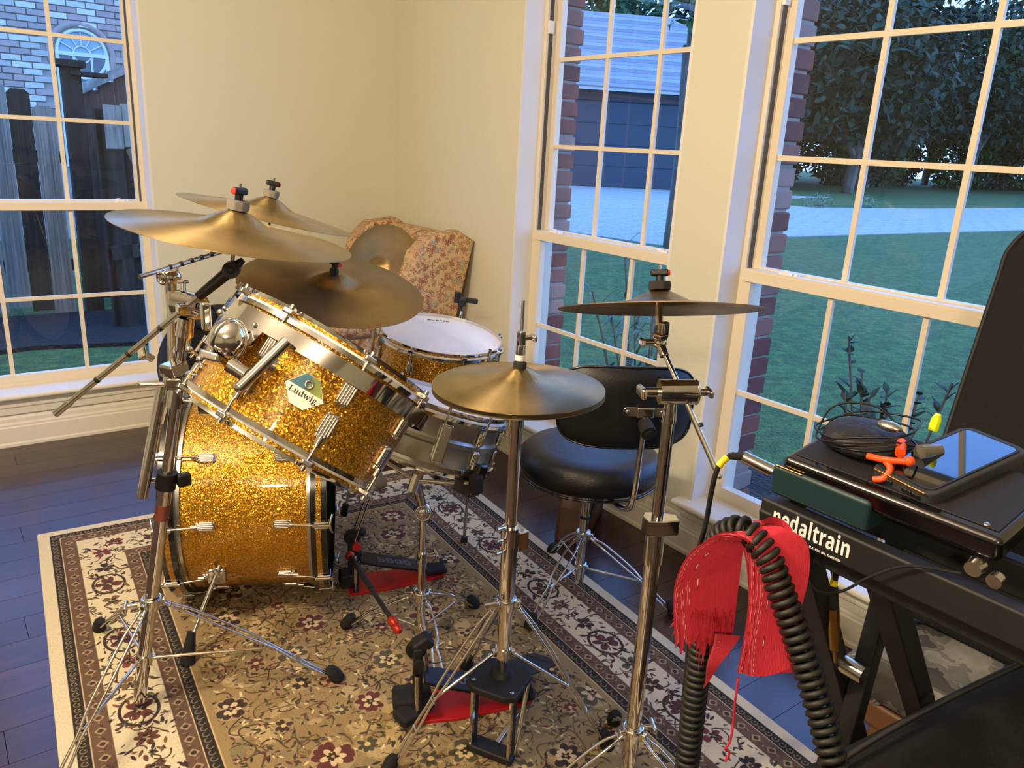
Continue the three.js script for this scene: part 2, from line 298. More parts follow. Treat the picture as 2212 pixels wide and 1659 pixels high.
const flat = (pts, y, t = 0.05, holes = []) => {      // a slab over a polygon of [x, z]
  const s = new THREE.Shape(pts.map(([x, z]) => new THREE.Vector2(x, -z)));
  for (const h of holes) s.holes.push(new THREE.Path(h.map(([x, z]) => new THREE.Vector2(x, -z))));
  const g = new THREE.ExtrudeGeometry(s, { depth: t, bevelEnabled: false }); g.rotateX(-Math.PI / 2); g.translate(0, y - t, 0);
  return clean(g);
};
struct('lawn', [flat([[-60, 40], [110, 40], [110, -90], [-60, -90]], GY, 0.1, [[[X0 - 0.35, Z1 + 0.35], [X0 - 0.35, ZA - 0.36], [XB + 0.36, ZA - 0.36], [XB + 0.36, Z1 + 0.35]]])], M.grass);
struct('driveway', [flat([[9.7, -15], [9.84, -11.6], [10.2, -9.1], [14.2, -9.75], [24.4, -9.2], [60, -8.7], [60, -15.0], [30.8, -15.2], [24.5, -15.9], [24, -19], [33, -20.6], [27, -23.7], [22, -26.2], [16, -29.2], [9, -22]], GY + 0.02, 0.05)], M.concrete);
struct('planting_bed', [flat([[XB + 0.36, -3.4], [XB + 1.1, -3.2], [XB + 1.25, -1.6], [XB + 1.2, 0.6], [XB + 0.36, 0.8]], GY + 0.03, 0.05), flat([[-0.6, -5.9], [0.5, -6.15], [1.5, -5.9], [1.5, -7.2], [-0.6, -7.2]], GY + 0.03, 0.05)], M.mulch);
// brick skin of this house beside the windows: every brick its own piece
const brickT = [[0x8a, 0x55, 0x48], [0x74, 0x45, 0x3c], [0x96, 0x6a, 0x5c], [0xa8, 0x8d, 0x80]].map((c) => std(new THREE.Color(c[0] / 255, c[1] / 255, c[2] / 255).convertSRGBToLinear(), 0.9, { bumpMap: grain, bumpScale: 0.003 }));
{
  const veneer = structGroup('wall_brick_skin'), mort = std(0x9b938a, 0.95), bx0 = XB + TK + 0.004, bx1 = bx0 + 0.11;
  const sides = [[-3.2, -2.845], [-1.94, -1.672], [-0.40, 0.2]];
  obj('mortar', [...sides.map(([a, b]) => bq([bx0, GY, a], [bx1 - 0.012, 2.6, b - 0.01])), bq([bx0, GY, -2.86], [bx1 - 0.012, 0.12, -0.39])], mort, veneer);
  const geos = { full: rbox(0.112, 0.064, 0.2, 0.006, [0, 0, 0], undefined, 1), half: rbox(0.112, 0.064, 0.095, 0.006, [0, 0, 0], undefined, 1) };
  let c = 0;
  for (const [a, b] of sides) for (let y = GY + 0.038, r = 0; y < 2.45; y += 0.075, r++) {
    let z = b, first = r % 2;
    while (z - 0.06 > a && b - z < 0.25) { const half = first && z === b, L = half ? 0.095 : 0.2, m = obj('brick', half ? geos.half : geos.full, brickT[(hash(c++, r, 9) * 4) | 0], veneer); m.position.set((bx0 + bx1) / 2 + rr(-0.003, 0.003), y, z - L / 2 + rr(-0.004, 0.004)); z -= L + 0.011; }
  }
}
// neighbour's brick house seen over the fence
{
  const h = thing('brick_house', 'pale brick house with arched fanlight windows beyond the fence', 'house', [0, GY, -12.2]);
  const bw = [[0xc4, 0xb8, 0xa8], [0xd6, 0xcc, 0xbe], [0xb4, 0x9c, 0x90], [0xe2, 0xd8, 0xca], [0xbe, 0xa4, 0x96]].map((c) => std(new THREE.Color(c[0] / 255, c[1] / 255, c[2] / 255).convertSRGBToLinear(), 0.9));
  obj('wall', [bq([-14, 0, -4], [6, 3.7, 0])], std(0xa89e92, 0.95), h);
  obj('roof', [(() => { const g = ext([[-14.5, 3.6], [6.5, 3.6], [4, 4.3], [-12, 4.3]], 4.6); g.translate(0, 0, -4.3); return g; })()], std(0x4c4a50, 0.9), h);
  const wins = [[1.98, 2.36, 0.31], [2.85, 2.37, 0.31]];
  const inWin = (x, y) => wins.some(([cx, cy, r]) => Math.abs(x - cx) < r + 0.02 && y > 0.9 && (y < cy || Math.hypot(x - cx, y - cy) < r + 0.03));
  const bg = rbox(0.212, 0.066, 0.05, 0.006, [0, 0, 0], undefined, 1);
  for (let y = 1.55, r = 0; y < 3.45; y += 0.078, r++) for (let x = 0.62 + (r % 2) * 0.112; x < 3.1; x += 0.224) if (!inWin(x - 0.1, y) && !inWin(x + 0.1, y) && !inWin(x, y)) { const m = obj('brick', bg, bw[(hash(Math.round(x * 40), r, 4) * 5) | 0], h); m.position.set(x, y, 0.003 + hash(r, Math.round(x * 30), 6) * 0.004); }
  for (const [cx, cy, r] of wins) {
    const f = obj('arched_window', [torus(r - 0.02, 0.022, [cx, cy, 0.03], [0, 0, 1], 24, 6), bq([cx - r, 0.95, 0.01], [cx - r + 0.04, cy, 0.05]), bq([cx + r - 0.04, 0.95, 0.01], [cx + r, cy, 0.05]), bq([cx - r, cy - 0.025, 0.01], [cx + r, cy + 0.02, 0.055]), bq([cx - 0.115, 0.95, 0.01], [cx - 0.09, cy, 0.045]), bq([cx + 0.09, 0.95, 0.01], [cx + 0.115, cy, 0.045]),
      ...[0.5, 1.05, 1.571, 2.09, 2.64].map((a) => cyl([cx + Math.cos(a) * 0.11, cy + Math.sin(a) * 0.11, 0.03], [cx + Math.cos(a) * (r - 0.02), cy + Math.sin(a) * (r - 0.02), 0.03], 0.009, 0.009, 6)), torus(0.1, 0.01, [cx, cy, 0.03], [0, 0, 1], 20, 6)], std(0xdfe0e0, 0.5), h);
    const fs = new THREE.Shape(); fs.absarc(cx, cy, r - 0.02, 0, Math.PI);
    obj('fan_shade', [(() => { const g = ext(fs, 0.01); g.translate(0, 0, 0.006); return g; })()], std(0x9fb0b4, 0.8), f);
    obj('pane', [bq([cx - r + 0.03, 0.95, 0.006], [cx + r - 0.03, cy - 0.02, 0.014])], phy(0x101a20, 0.05, { clearcoat: 1 }), f);
    obj('brick_arch', [torus(r + 0.06, 0.045, [cx, cy, 0.0], [0, 0, 1], 24, 5)], bw[2], h);
  }
}
// wooden fence
const fenceT = tex(128, 256, (x, y) => { const n = fbm(x / 128 * 2, y / 256 * 0.25, 16, 4, 90), s = fbm(x / 128, y / 256, 5, 3, 92), k = 0.45 + 0.6 * n + 0.35 * s; return [150 * k, 142 * k, 126 * k]; }, true);
M.fence = std(0xffffff, 0.95, { map: fenceT }); M.fenceDark = std(0x6a5f50, 0.95, { map: fenceT }); M.fenceBrown = std(0xb08a78, 0.95, { map: fenceT });
const boardGeo = (w, h, t, ear = 0.03) => { const g = ext([[-w / 2, 0], [w / 2, 0], [w / 2, h - ear], [w / 2 - ear, h], [-w / 2 + ear, h], [-w / 2, h - ear]], t); const P = g.attributes.position, U = g.attributes.uv; for (let i = 0; i < P.count; i++) U.setXY(i, P.getX(i) / w + 0.5, P.getY(i) / 1.8); return g; };
{
  const f = thing('board_fence', 'weathered dog-eared board fence in front of the brick house', 'fence', [0, GY, -7.3]), g = boardGeo(0.15, 1.7, 0.02);
  for (let i = -6; i < 5; i++) { const m = obj('board', g, i === 4 ? M.fence : i % 3 ? M.fence : M.fenceDark, f); m.position.set(0.25 + i * 0.157, rr(-0.05, 0.05) + (i < 4 ? 0.06 : -0.12), rr(-0.01, 0.01)); }
  obj('rail', [box(2.2, 0.09, 0.04, [-0.1, 1.25, -0.03])], M.fenceDark, f); obj('rail', [box(2.2, 0.09, 0.04, [-0.1, 0.4, -0.03])], M.fenceDark, f);
  const p = thing('gate_post', 'square capped wooden gate post at the end of the board fence', 'post', [1.09, GY, -7.3]);
  obj('shaft', [boxUV(0.13, 1.92, 0.13, [0, 0.96, 0])], M.fenceDark, p); obj('cap', [box(0.2, 0.05, 0.2, [0, 1.95, 0]), box(0.26, 0.03, 0.2, [0.12, 1.88, 0])], M.fenceDark, p);
  const gt = thing('arched_gate', 'brown boarded garden gate with arched top rail', 'gate', [1.25, GY, -7.9]);
  for (let i = 0; i < 8; i++) { const x = 0.06 + i * 0.13, h = 1.75 + 0.33 * Math.sin(Math.min(1, (i + 0.5) / 8) * 1.9), m = obj('board', boardGeo(0.125, h, 0.02, 0.002), M.fenceBrown, gt); m.position.x = x; }
  obj('arched_rail', [surf((u, v) => { const x = u * 1.1, y = 1.75 + 0.33 * Math.sin(Math.min(1, u) * 1.9); return v < 0.5 ? [x, y + 0.08 * (v < 0.25 ? 0 : 1), v < 0.25 ? 0.06 : 0.06] : [x, y + 0.08, 0.0]; }, 20, 4)], M.fence, gt);
  // near panel running back to the house: rails, short boards and raking braces
  const q = thing('panel_fence', 'grey fence panel with top rail and raking braces beside the gate', 'fence', [1.12, GY, -6.5]); q.rotation.y = 0.55;
  for (let i = 0; i < 7; i++) { const m = obj('board', boardGeo(0.145, 1.62, 0.02, 0.004), i === 2 || i === 5 ? M.fence : M.fenceDark, q); m.position.set(0.08 + i * 0.15, 0, -0.06); }
  for (let i = 0; i < 7; i++) { const m = obj('top_board', boxUV(0.14, 0.3, 0.02, [0, 0, 0]), M.fence, q); m.position.set(0.08 + i * 0.15, 1.5 + (i % 2) * 0.015, 0.05); }
  obj('post', [boxUV(0.1, 1.6, 0.1, [0.1, 0.8, 0])], M.fenceDark, q); obj('post', [boxUV(0.1, 1.6, 0.1, [0.95, 0.8, 0])], M.fenceDark, q);
  obj('brace', [cyl([0.2, 1.35, 0.06], [0.75, 0.1, 0.1], 0.035, 0.035, 4)], M.fence, q); obj('rail', [boxUV(1.05, 0.1, 0.04, [0.52, 0.6, 0.03])], M.fenceDark, q);
}
// garage across the drive
{
  const g = thing('garage', 'garage with wide dark panelled door and shingled roof across the driveway', 'garage', [22, GY, -26.2]);
  g.rotation.y = -Math.atan2(2.2, 4.3);
  obj('wall', [bq([-8, 0, -8], [7.2, 3.9, -0.25])], std(0x4a4650, 0.9), g);
  for (let k = 0; k < 4; k++) { const s = obj('door_panel', [box(8.6, 0.83, 0.08, [2.4, 0.45 + k * 0.86, -0.22])], std(0x2f3540, 0.6), g); obj('panel_groove', [box(8.6, 0.02, 0.05, [2.4, 0.885 + k * 0.86, -0.2])], std(0x1d222b, 0.8), s); }
  obj('door_surround', [box(0.5, 3.9, 0.2, [-1.8, 1.95, -0.2]), box(0.5, 3.9, 0.2, [7, 1.95, -0.2]), box(9.3, 0.42, 0.2, [2.6, 3.7, -0.2])], std(0x3b3840, 0.9), g);
  obj('fascia', [box(16, 0.2, 0.1, [-0.4, 3.95, 0.42])], std(0xb9b6b2, 0.7), g);
  const cm = [std(0x8f8a88, 0.95), std(0x827d7c, 0.95), std(0x9a9593, 0.95)], cg = box(16, 0.05, 0.36, [0, 0, 0], [0.52, 0, 0]);
  for (let k = 0; k < 22; k++) { const m = obj('shingle_course', cg, cm[k % 3], g); m.position.set(-0.4, 4.08 + k * 0.165, 0.36 - k * 0.27); }
  obj('roof_deck', [(() => { const s = ext([[0.5, 4.0], [-5.6, 7.55], [-8, 7.55], [-8, 3.9]], 16); s.applyMatrix4(new THREE.Matrix4().makeBasis(V(0, 0, 1), V(0, 1, 0), V(-1, 0, 0))); s.translate(7.6, 0, -0.08); return s; })()], cm[1], g);
}
// trees
const leafGeo = (l, w) => clean(surf((u, v) => { const k = Math.sin(Math.PI * Math.pow(u, 0.8)) * w * (v - 0.5), x = u * l; return [x, 0.15 * l * Math.sin(u * 2.4) - Math.abs(v - 0.5) * w * 0.2, k]; }, 3, 2));
function foliage(parent, mat, clumps, n, l, w, name = 'foliage') {
  const im = new THREE.InstancedMesh(leafGeo(l, w), mat, n), m = new THREE.Matrix4(), q = new THREE.Quaternion(), tot = clumps.reduce((a, c) => a + c[3] * c[4] * c[5], 0); let k = 0;
  clumps.forEach((c, ci) => {
    const cnt = ci === clumps.length - 1 ? n - k : Math.min(n - k, Math.round(n * c[3] * c[4] * c[5] / tot));
    for (let i = 0; i < cnt; i++, k++) {
      const a = rnd() * 6.283, z = rr(-1, 1), r = Math.cbrt(rr(0.25, 1)), s = Math.sqrt(1 - z * z);
      q.setFromEuler(new THREE.Euler(rr(-1.2, 1.2), rnd() * 6.283, rr(-1.2, 0.8))); const sc = rr(0.6, 1.2);
      m.compose(V(c[0] + Math.cos(a) * s * r * c[3], c[1] + z * r * c[4], c[2] + Math.sin(a) * s * r * c[5]), q, V(sc, sc, sc)); im.setMatrixAt(k, m);
    }
  });
  im.name = name; im.userData.kind = 'stuff'; shadow(im); parent.add(im); return im;
}
function tree(label, p, trunks, clumps, n, l, w, mat, bark = M.bark, group) {
  const t = thing('tree', label, 'tree', p, group);
  obj('trunk', trunks.map(([pts, r]) => tube(pts, r, 14, 7)), bark, t); foliage(t, mat, clumps, n, l, w); return t;
}
tree('pale smooth barked tree with forked trunk beside the driveway', [9.75, GY, -8.75], [[[[0, 0, 0], [0.03, 1.5, 0.02], [-0.02, 3.1, 0]], 0.15], [[[-0.02, 2.9, 0], [-0.5, 3.9, 0.4], [-0.8, 5.2, 0.5]], 0.09], [[[0, 2.9, 0], [0.7, 3.6, 0.3], [1.2, 5, 0.4]], 0.09]], [[-0.6, 5.4, 0.2, 1.7, 1.3, 1.7], [0.9, 5.6, 0.4, 1.5, 1.2, 1.5], [-1.6, 4.2, 0.3, 0.7, 0.8, 0.7], [-2.6, 4.9, -0.6, 1.0, 1.0, 1.0]], 2600, 0.2, 0.07, M.leafPale, M.barkPale);
tree('bright leaved branch of the small tree close to the second window', [5.6, GY, -4.55], [[[[0, 0, 0], [0.05, 1.8, 0], [-0.1, 3.0, -0.05]], 0.05]], [[-0.15, 2.9, -0.1, 0.55, 0.5, 0.5], [-0.2, 3.5, 0, 0.7, 0.5, 0.6]], 500, 0.12, 0.05, M.leafMid);
const FAR = 'dark trees across the road';
const farT = [[40, -24, 9, 4.5], [40, -36, 12, 6.5], [52, -36, 12, 6.5], [60, -27, 12, 6.5], [70, -24, 13, 7], [46, -27, 9, 4.4], [72, -36, 13, 7], [34, -44, 13, 7], [84, -24, 13, 7], [60, -44, 14, 8], [20, -46, 13, 7], [86, -36, 14, 8], [44, -52, 15, 8], [28, -52, 15, 8], [52, -30, 11, 6], [38, -30, 10, 5], [66, -30, 12, 7], [78, -30, 12, 7], [96, -28, 13, 8]];
farT.forEach(([x, z, h, r], i) => tree('dark broadleaf tree in the row across the road', [x, GY, z], [[[[0, 0, 0], [0.2, h * 0.25, 0], [-0.3, h * 0.55, 0.1]], 0.32], [[[0.1, h * 0.2, 0], [r * 0.35, h * 0.45, 0.3], [r * 0.5, h * 0.65, 0.5]], 0.2], [[[0.1, h * 0.2, 0], [-r * 0.4, h * 0.45, -0.2], [-r * 0.6, h * 0.6, 0]], 0.18]], [[0, h * 0.72, 0, r, h * 0.38, r * 0.9], [r * 0.4, h * 0.45, 0.6, r * 0.6, h * 0.18, r * 0.5], [-r * 0.45, h * 0.45, -0.4, r * 0.6, h * 0.2, r * 0.5]], 4200, 0.62, 0.36, i % 3 === 1 ? M.leafMid : M.leafDark, M.bark, FAR));
// low hedge and bed across the road
for (let i = 0; i < 12; i++) { const b = thing('hedge_bush', 'low dark hedge bush under the trees across the road', 'bush', [36 + i * 5.2, GY, -31 - (i % 3) * 1.6 + Math.max(0, i - 6) * 1.6], 'hedge bushes across the road'); foliage(b, i % 2 ? M.leafDark : M.leafMid, [[0, 2.2, 0, 4.6, 2.6, 1.8]], 2200, 0.5, 0.3); }
for (let i = 0; i < 7; i++) { const b = thing('verge_plant', 'small pale tuft in the stony bed by the road', 'plant', [18.5 + i * 1.6, GY, -16.1 - (i % 2) * 0.7], 'tufts in the stony bed'); foliage(b, M.leafPale, [[0, 0.18, 0, 0.45, 0.22, 0.4]], 90, 0.22, 0.04); }
// shrubs against the house
function shrub(name, label, p, stems, leafMat, l, w, n, spread, h) {
  const s = thing(name, label, 'shrub', p), st = [], lv = [];
  for (let i = 0; i < stems; i++) {
    const a = rnd() * 6.283, r = spread * Math.sqrt(rnd()), H = h * rr(0.6, 1), pts = [[Math.cos(a) * r * 0.3, 0, Math.sin(a) * r * 0.3], [Math.cos(a) * r * 0.65, H * 0.55, Math.sin(a) * r * 0.65], [Math.cos(a) * r, H, Math.sin(a) * r]];
    st.push(tube(pts, 0.005, 8, 5));
    for (let k = 0; k < n; k++) { const t = rr(0.25, 1), q = lerp3(lerp3(pts[0], pts[1], t), lerp3(pts[1], pts[2], t), t), g = leafGeo(l * rr(0.6, 1.1), w); g.rotateZ(rr(0, 1.0)); g.rotateY(rnd() * 6.283); g.translate(...q); lv.push(g); }
  }
  obj('stems', st, M.bark, s); obj('foliage', lv, leafMat, s).userData.kind = 'stuff';
}
shrub('oleander', 'oleander shrub with long narrow leaves outside the second window', [2.95, GY, -2.72], 12, M.leafGloss, 0.16, 0.022, 13, 0.34, 1.05);
shrub('rose_bush', 'leafy rose bush under the third window', [2.98, GY, -1.42], 16, M.leafDark, 0.06, 0.035, 26, 0.42, 0.85);
shrub('rose_bush', 'taller loose rose bush right of the leafy rose bush', [3.1, GY, -0.62], 12, M.leafGloss, 0.06, 0.035, 22, 0.36, 0.95);
// ---------- rug ----------
const RUG = { w: 1.6, l: 2.32 };
{
  const W = 1412, H = 2048, S = W / RUG.w;
  const t = canvas(W, H, (c) => {
    const rect = (m, col) => { c.fillStyle = col; c.fillRect(m * S, m * S, W - 2 * m * S, H - 2 * m * S); };
    const cols = ['#3a2420', '#5b3a2c', '#2c241c', '#6a5138', '#4d4a35', '#6b2f2a'];
    const flower = (x, y, r, col, mid, n = 6) => { c.fillStyle = col; for (let k = 0; k < n; k++) { const a = k / n * 6.283 + rnd(); c.beginPath(); c.ellipse(x + Math.cos(a) * r * 0.62, y + Math.sin(a) * r * 0.62, r * 0.42, r * 0.26, a, 0, 6.3); c.fill(); } c.fillStyle = mid; c.beginPath(); c.arc(x, y, r * 0.3, 0, 6.3); c.fill(); };
    const leaf = (x, y, l, a, col) => { c.save(); c.translate(x, y); c.rotate(a); c.fillStyle = col; c.beginPath(); c.moveTo(0, 0); c.quadraticCurveTo(l * 0.4, -l * 0.34, l, 0); c.quadraticCurveTo(l * 0.4, l * 0.3, 0, 0); c.fill(); c.restore(); };
    const vine = (x, y, l, a, col, w) => { c.strokeStyle = col; c.lineWidth = w; c.beginPath(); c.moveTo(x, y); const b = a + rr(-1, 1); c.bezierCurveTo(x + Math.cos(a) * l * 0.4, y + Math.sin(a) * l * 0.4, x + Math.cos(b) * l, y + Math.sin(b) * l, x + Math.cos(a + 1.2) * l, y + Math.sin(a + 1.2) * l); c.stroke(); };
    rect(0, '#c9bd9f');                                  // binding
    rect(0.037, '#241d17');                              // dark guard stripe
    rect(0.066, '#c2ae86'); rect(0.069, '#5e4634');      // brown diamond stripe
    rect(0.115, '#cdbf9c');                              // ivory main border
    rect(0.252, '#5e4634'); rect(0.292, '#c2ae86'); rect(0.295, '#241d17'); rect(0.324, '#c2a874'); rect(0.328, '#8f7950');  // inner stripes and field
    const ring = (m, step, fn) => { const w = W - 2 * m * S, h = H - 2 * m * S, o = m * S; for (let k = step / 2; k < w; k += step) { fn(o + k, o, 0, k); fn(o + k, H - o, 0, k); } for (let k = step / 2; k < h; k += step) { fn(o, o + k, 1, k); fn(W - o, o + k, 1, k); } };
    ring(0.0515, 20, (x, y, v) => { c.strokeStyle = '#7d6c50'; c.lineWidth = 3; c.beginPath(); c.arc(x, y, 7, 0.4, 4.6); c.stroke(); c.fillStyle = '#94805c'; c.beginPath(); c.arc(x + 3, y - 2, 2.4, 0, 6.3); c.fill(); });
    ring(0.3095, 20, (x, y) => { c.strokeStyle = '#7d6c50'; c.lineWidth = 3; c.beginPath(); c.arc(x, y, 7, 0.4, 4.6); c.stroke(); });
    for (const m of [0.092, 0.272]) ring(m, 44, (x, y, v, k) => { c.fillStyle = '#9a8562'; c.beginPath(); c.moveTo(x - 13, y); c.lineTo(x, y - 13); c.lineTo(x + 13, y); c.lineTo(x, y + 13); c.fill(); c.fillStyle = Math.round(k / 44) % 2 ? '#4a2e28' : '#33291f'; c.beginPath(); c.arc(x, y, 6, 0, 6.3); c.fill(); leaf(x + (v ? 0 : 22), y + (v ? 22 : 0), 14, rnd() * 6, '#3f2f26'); leaf(x + (v ? 0 : 22), y + (v ? 22 : 0), 12, rnd() * 6, '#8a7556'); });
    ring(0.183, 98, (x, y, v, k) => {
      const o = rr(-6, 6);
      if (Math.round(k / 98) % 3 === 0) { c.strokeStyle = '#33261f'; c.lineWidth = 7; c.beginPath(); c.ellipse(x, y, v ? 40 : 52, v ? 52 : 40, 0, 0, 6.3); c.stroke(); flower(x, y, 34, '#5b2f2b', '#c9b68c', 8); flower(x, y, 15, '#33261f', '#a98f62', 6); }
      else { flower(x + o, y + o, 26, cols[(rnd() * 6) | 0], '#b79f72', 7); flower(x, y, 12, '#2b211b', '#8a7556', 5); }
      for (let q = 0; q < 26; q++) { const a = rnd() * 6.283, r = rr(34, 60); leaf(x + Math.cos(a) * r, y + Math.sin(a) * r, rr(10, 26), a + rr(-1.4, 1.4), cols[(rnd() * 5) | 0]); }
      for (let q = 0; q < 6; q++) vine(x + rr(-46, 46), y + rr(-46, 46), rr(20, 44), rnd() * 6.28, '#3b2c22', 3);
    });
    // field: scrolling vines, palmettes and flowers on tan
    const f0 = 0.345 * S, fw = W - 2 * f0, fh = H - 2 * f0;
    c.save(); c.beginPath(); c.rect(f0, f0, fw, fh); c.clip();
    for (let k = 0; k < 260; k++) { c.fillStyle = ['rgba(201,178,128,0.5)', 'rgba(134,110,66,0.45)', 'rgba(116,104,72,0.4)'][(rnd() * 3) | 0]; c.beginPath(); c.ellipse(f0 + rnd() * fw, f0 + rnd() * fh, rr(14, 46), rr(8, 26), rnd() * 3, 0, 6.3); c.fill(); }
    for (let k = 0; k < 520; k++) vine(f0 + rnd() * fw, f0 + rnd() * fh, rr(30, 90), rnd() * 6.28, ['#4a3a26', '#5d4a30', '#3b2a20'][(rnd() * 3) | 0], rr(2, 4));
    for (let k = 0; k < 5200; k++) leaf(f0 + rnd() * fw, f0 + rnd() * fh, rr(8, 22), rnd() * 6.28, ['#4b4530', '#3a3226', '#6b5836', '#5a2f28', '#7c6a44', '#d2bf92', '#2d241c'][(rnd() * 7) | 0]);
    for (let i = 0; i < 7; i++) for (let j = 0; j < 12; j++) {
      const x = f0 + (i + 0.5 + (j % 2) * 0.5) * fw / 7 + rr(-30, 30), y = f0 + (j + 0.5) * fh / 12 + rr(-12, 12), big = (i + j) % 3 === 0, r = big ? rr(34, 46) : rr(16, 24);
      c.fillStyle = 'rgba(176,154,106,0.6)'; c.beginPath(); c.arc(x, y, r * 1.12, 0, 6.3); c.fill();
      flower(x, y, r, ['#5a2c28', '#3a2a20', '#4c4530'][(rnd() * 3) | 0], '#c7ad74', big ? 10 : 7); if (big) { flower(x, y, r * 0.62, '#c9b487', '#5a2c28', 8); flower(x, y, r * 0.3, '#2f241c', '#b89a62', 6); }
    }
    c.restore();
  });
  t.wrapS = t.wrapT = THREE.ClampToEdgeWrapping;
  const rm = std(0xffffff, 0.97, { map: t, bumpMap: withRep(grain, 6, 8), bumpScale: 0.0025 });
  const r = thing('rug', 'Persian style rug with floral borders under the drum kit', 'rug', [0.187, 0, -2.99]);
  r.rotation.y = -0.078;
  const g = rbox(RUG.w, 0.01, RUG.l, 0.004, [RUG.w / 2, 0.005, RUG.l / 2]), P = g.attributes.position, U = g.attributes.uv;
  for (let i = 0; i < P.count; i++) U.setXY(i, P.getX(i) / RUG.w, 1 - P.getZ(i) / RUG.l);
  obj('pile', g, rm, r);
}
const RY = 0.011;     // top of the rug
// ---------- drums ----------
const shellGeo = (R, L, n = 72) => {                    // gold shell, uv in metres / 0.42
  const g = clean(new THREE.CylinderGeometry(R, R, L, n, 1, true)), U = g.attributes.uv;
  for (let i = 0; i < U.count; i++) U.setXY(i, U.getX(i) * 2 * Math.PI * R / 0.42, U.getY(i) * L / 0.42); return g;
};
const hoopGeo = (R, y, s) => lathe([[R + 0.001, y + s * 0.006], [R - 0.004, y + s * 0.006], [R - 0.004, y - s * 0.010], [R + 0.009, y - s * 0.012], [R + 0.0095, y - s * 0.02], [R + 0.006, y - s * 0.02], [R - 0.0005, y - s * 0.016], [R - 0.0005, y + s * 0.003]].map(([r, q]) => [r, q]).concat([[R + 0.001, y + s * 0.006]]), 72);
const lugGeo = (len, w, h, s = 1) => {                   // fluted bow lug, outward +x, its rod end towards +y*s
  const out = [];
  for (let k = -2; k <= 2; k++) { const f = 1 - Math.abs(k) * 0.13, g = new THREE.CapsuleGeometry(w * 0.14, len * f * 0.86 - w * 0.28, 3, 8); g.scale(2.6 * h / w * 1.35 * (1 - Math.abs(k) * 0.12), 1, 1); g.translate(h * 0.25, -s * len * 0.03 * Math.abs(k), k * w * 0.2); out.push(clean(g)); }
  out.push(rbox(h * 0.5, len * 0.84, w * 0.86, h * 0.2, [h * 0.15, -s * len * 0.02, 0]));
  out.push(cyl([h * 0.62, s * len * 0.3, 0], [h * 0.62, s * len * 0.56, 0], w * 0.26));
  return out.map(clean);
};
const ringPut = (geos, R, a, y) => geos.map((g) => { const q = g.clone(); q.translate(R, y, 0); q.rotateY(-a); return q; });
function tomDrum(name, label, top, n, face, R, L, lugs, o = {}) {
  const t = thing(name, label, 'drum', top, o.group); aim(t, n, face);
  const Rs = R - 0.009;
  obj('shell', [shellGeo(Rs, L - 0.018)].map((g) => { g.translate(0, -L / 2, 0); return g; }), o.shell ?? M.gold, t);
  obj('batter_head', [lathe([[0, -0.012], [Rs - 0.006, -0.012], [Rs + 0.002, -0.016], [Rs + 0.003, -0.022]], 64)], M.head, t);
  obj('resonant_head', [lathe([[Rs + 0.003, -L + 0.022], [Rs + 0.002, -L + 0.016], [Rs - 0.006, -L + 0.012], [0, -L + 0.012]], 64)], M.head, t);
  obj('top_hoop', hoopGeo(Rs, -0.008, 1), M.chrome, t); obj('bottom_hoop', hoopGeo(Rs, -L + 0.008, -1), M.chrome, t);
  for (const a of lugs) {
    for (const s of [1, -1]) {
      const y = s > 0 ? -0.075 : -L + 0.075; if (o.single && s < 0) continue;
      const g = obj('lug', ringPut(lugGeo(0.056, 0.024, 0.013, s), Rs, a, o.single ? -L / 2 : y), M.chrome, t);
      const y1 = s > 0 ? -0.006 : -L + 0.006;
      obj('tension_rod', ringPut([cyl([0.011, y + s * 0.02, 0], [0.011, y1, 0], 0.0028, 0.0028, 8), cyl([0.011, y1, 0], [0.011, y1 + s * 0.007, 0], 0.0045, 0.0045, 6), rbox(0.022, 0.01, 0.02, 0.003, [0.008, y1 - s * 0.006, 0])], Rs, a, 0), M.chrome, g);
    }
  }
  return t;
}
const toCam = (p) => [0 - p[0], 1.42 - p[1], 0 - p[2]];
const D = Math.PI / 180;
const tagText = await new FontLoader().loadAsync('fonts/droid/droid_sans_bold.typeface.json');
const serifBold = await new FontLoader().loadAsync('fonts/droid/droid_serif_bold.typeface.json');
const word = (s, size, depth = 0.0006, font = tagText) => { const g = new TextGeometry(s, { font, size, depth, curveSegments: 4, bevelEnabled: false }); g.computeBoundingBox(); const b = g.boundingBox; g.translate(-(b.max.x + b.min.x) / 2, -(b.max.y + b.min.y) / 2, 0); return clean(g); };
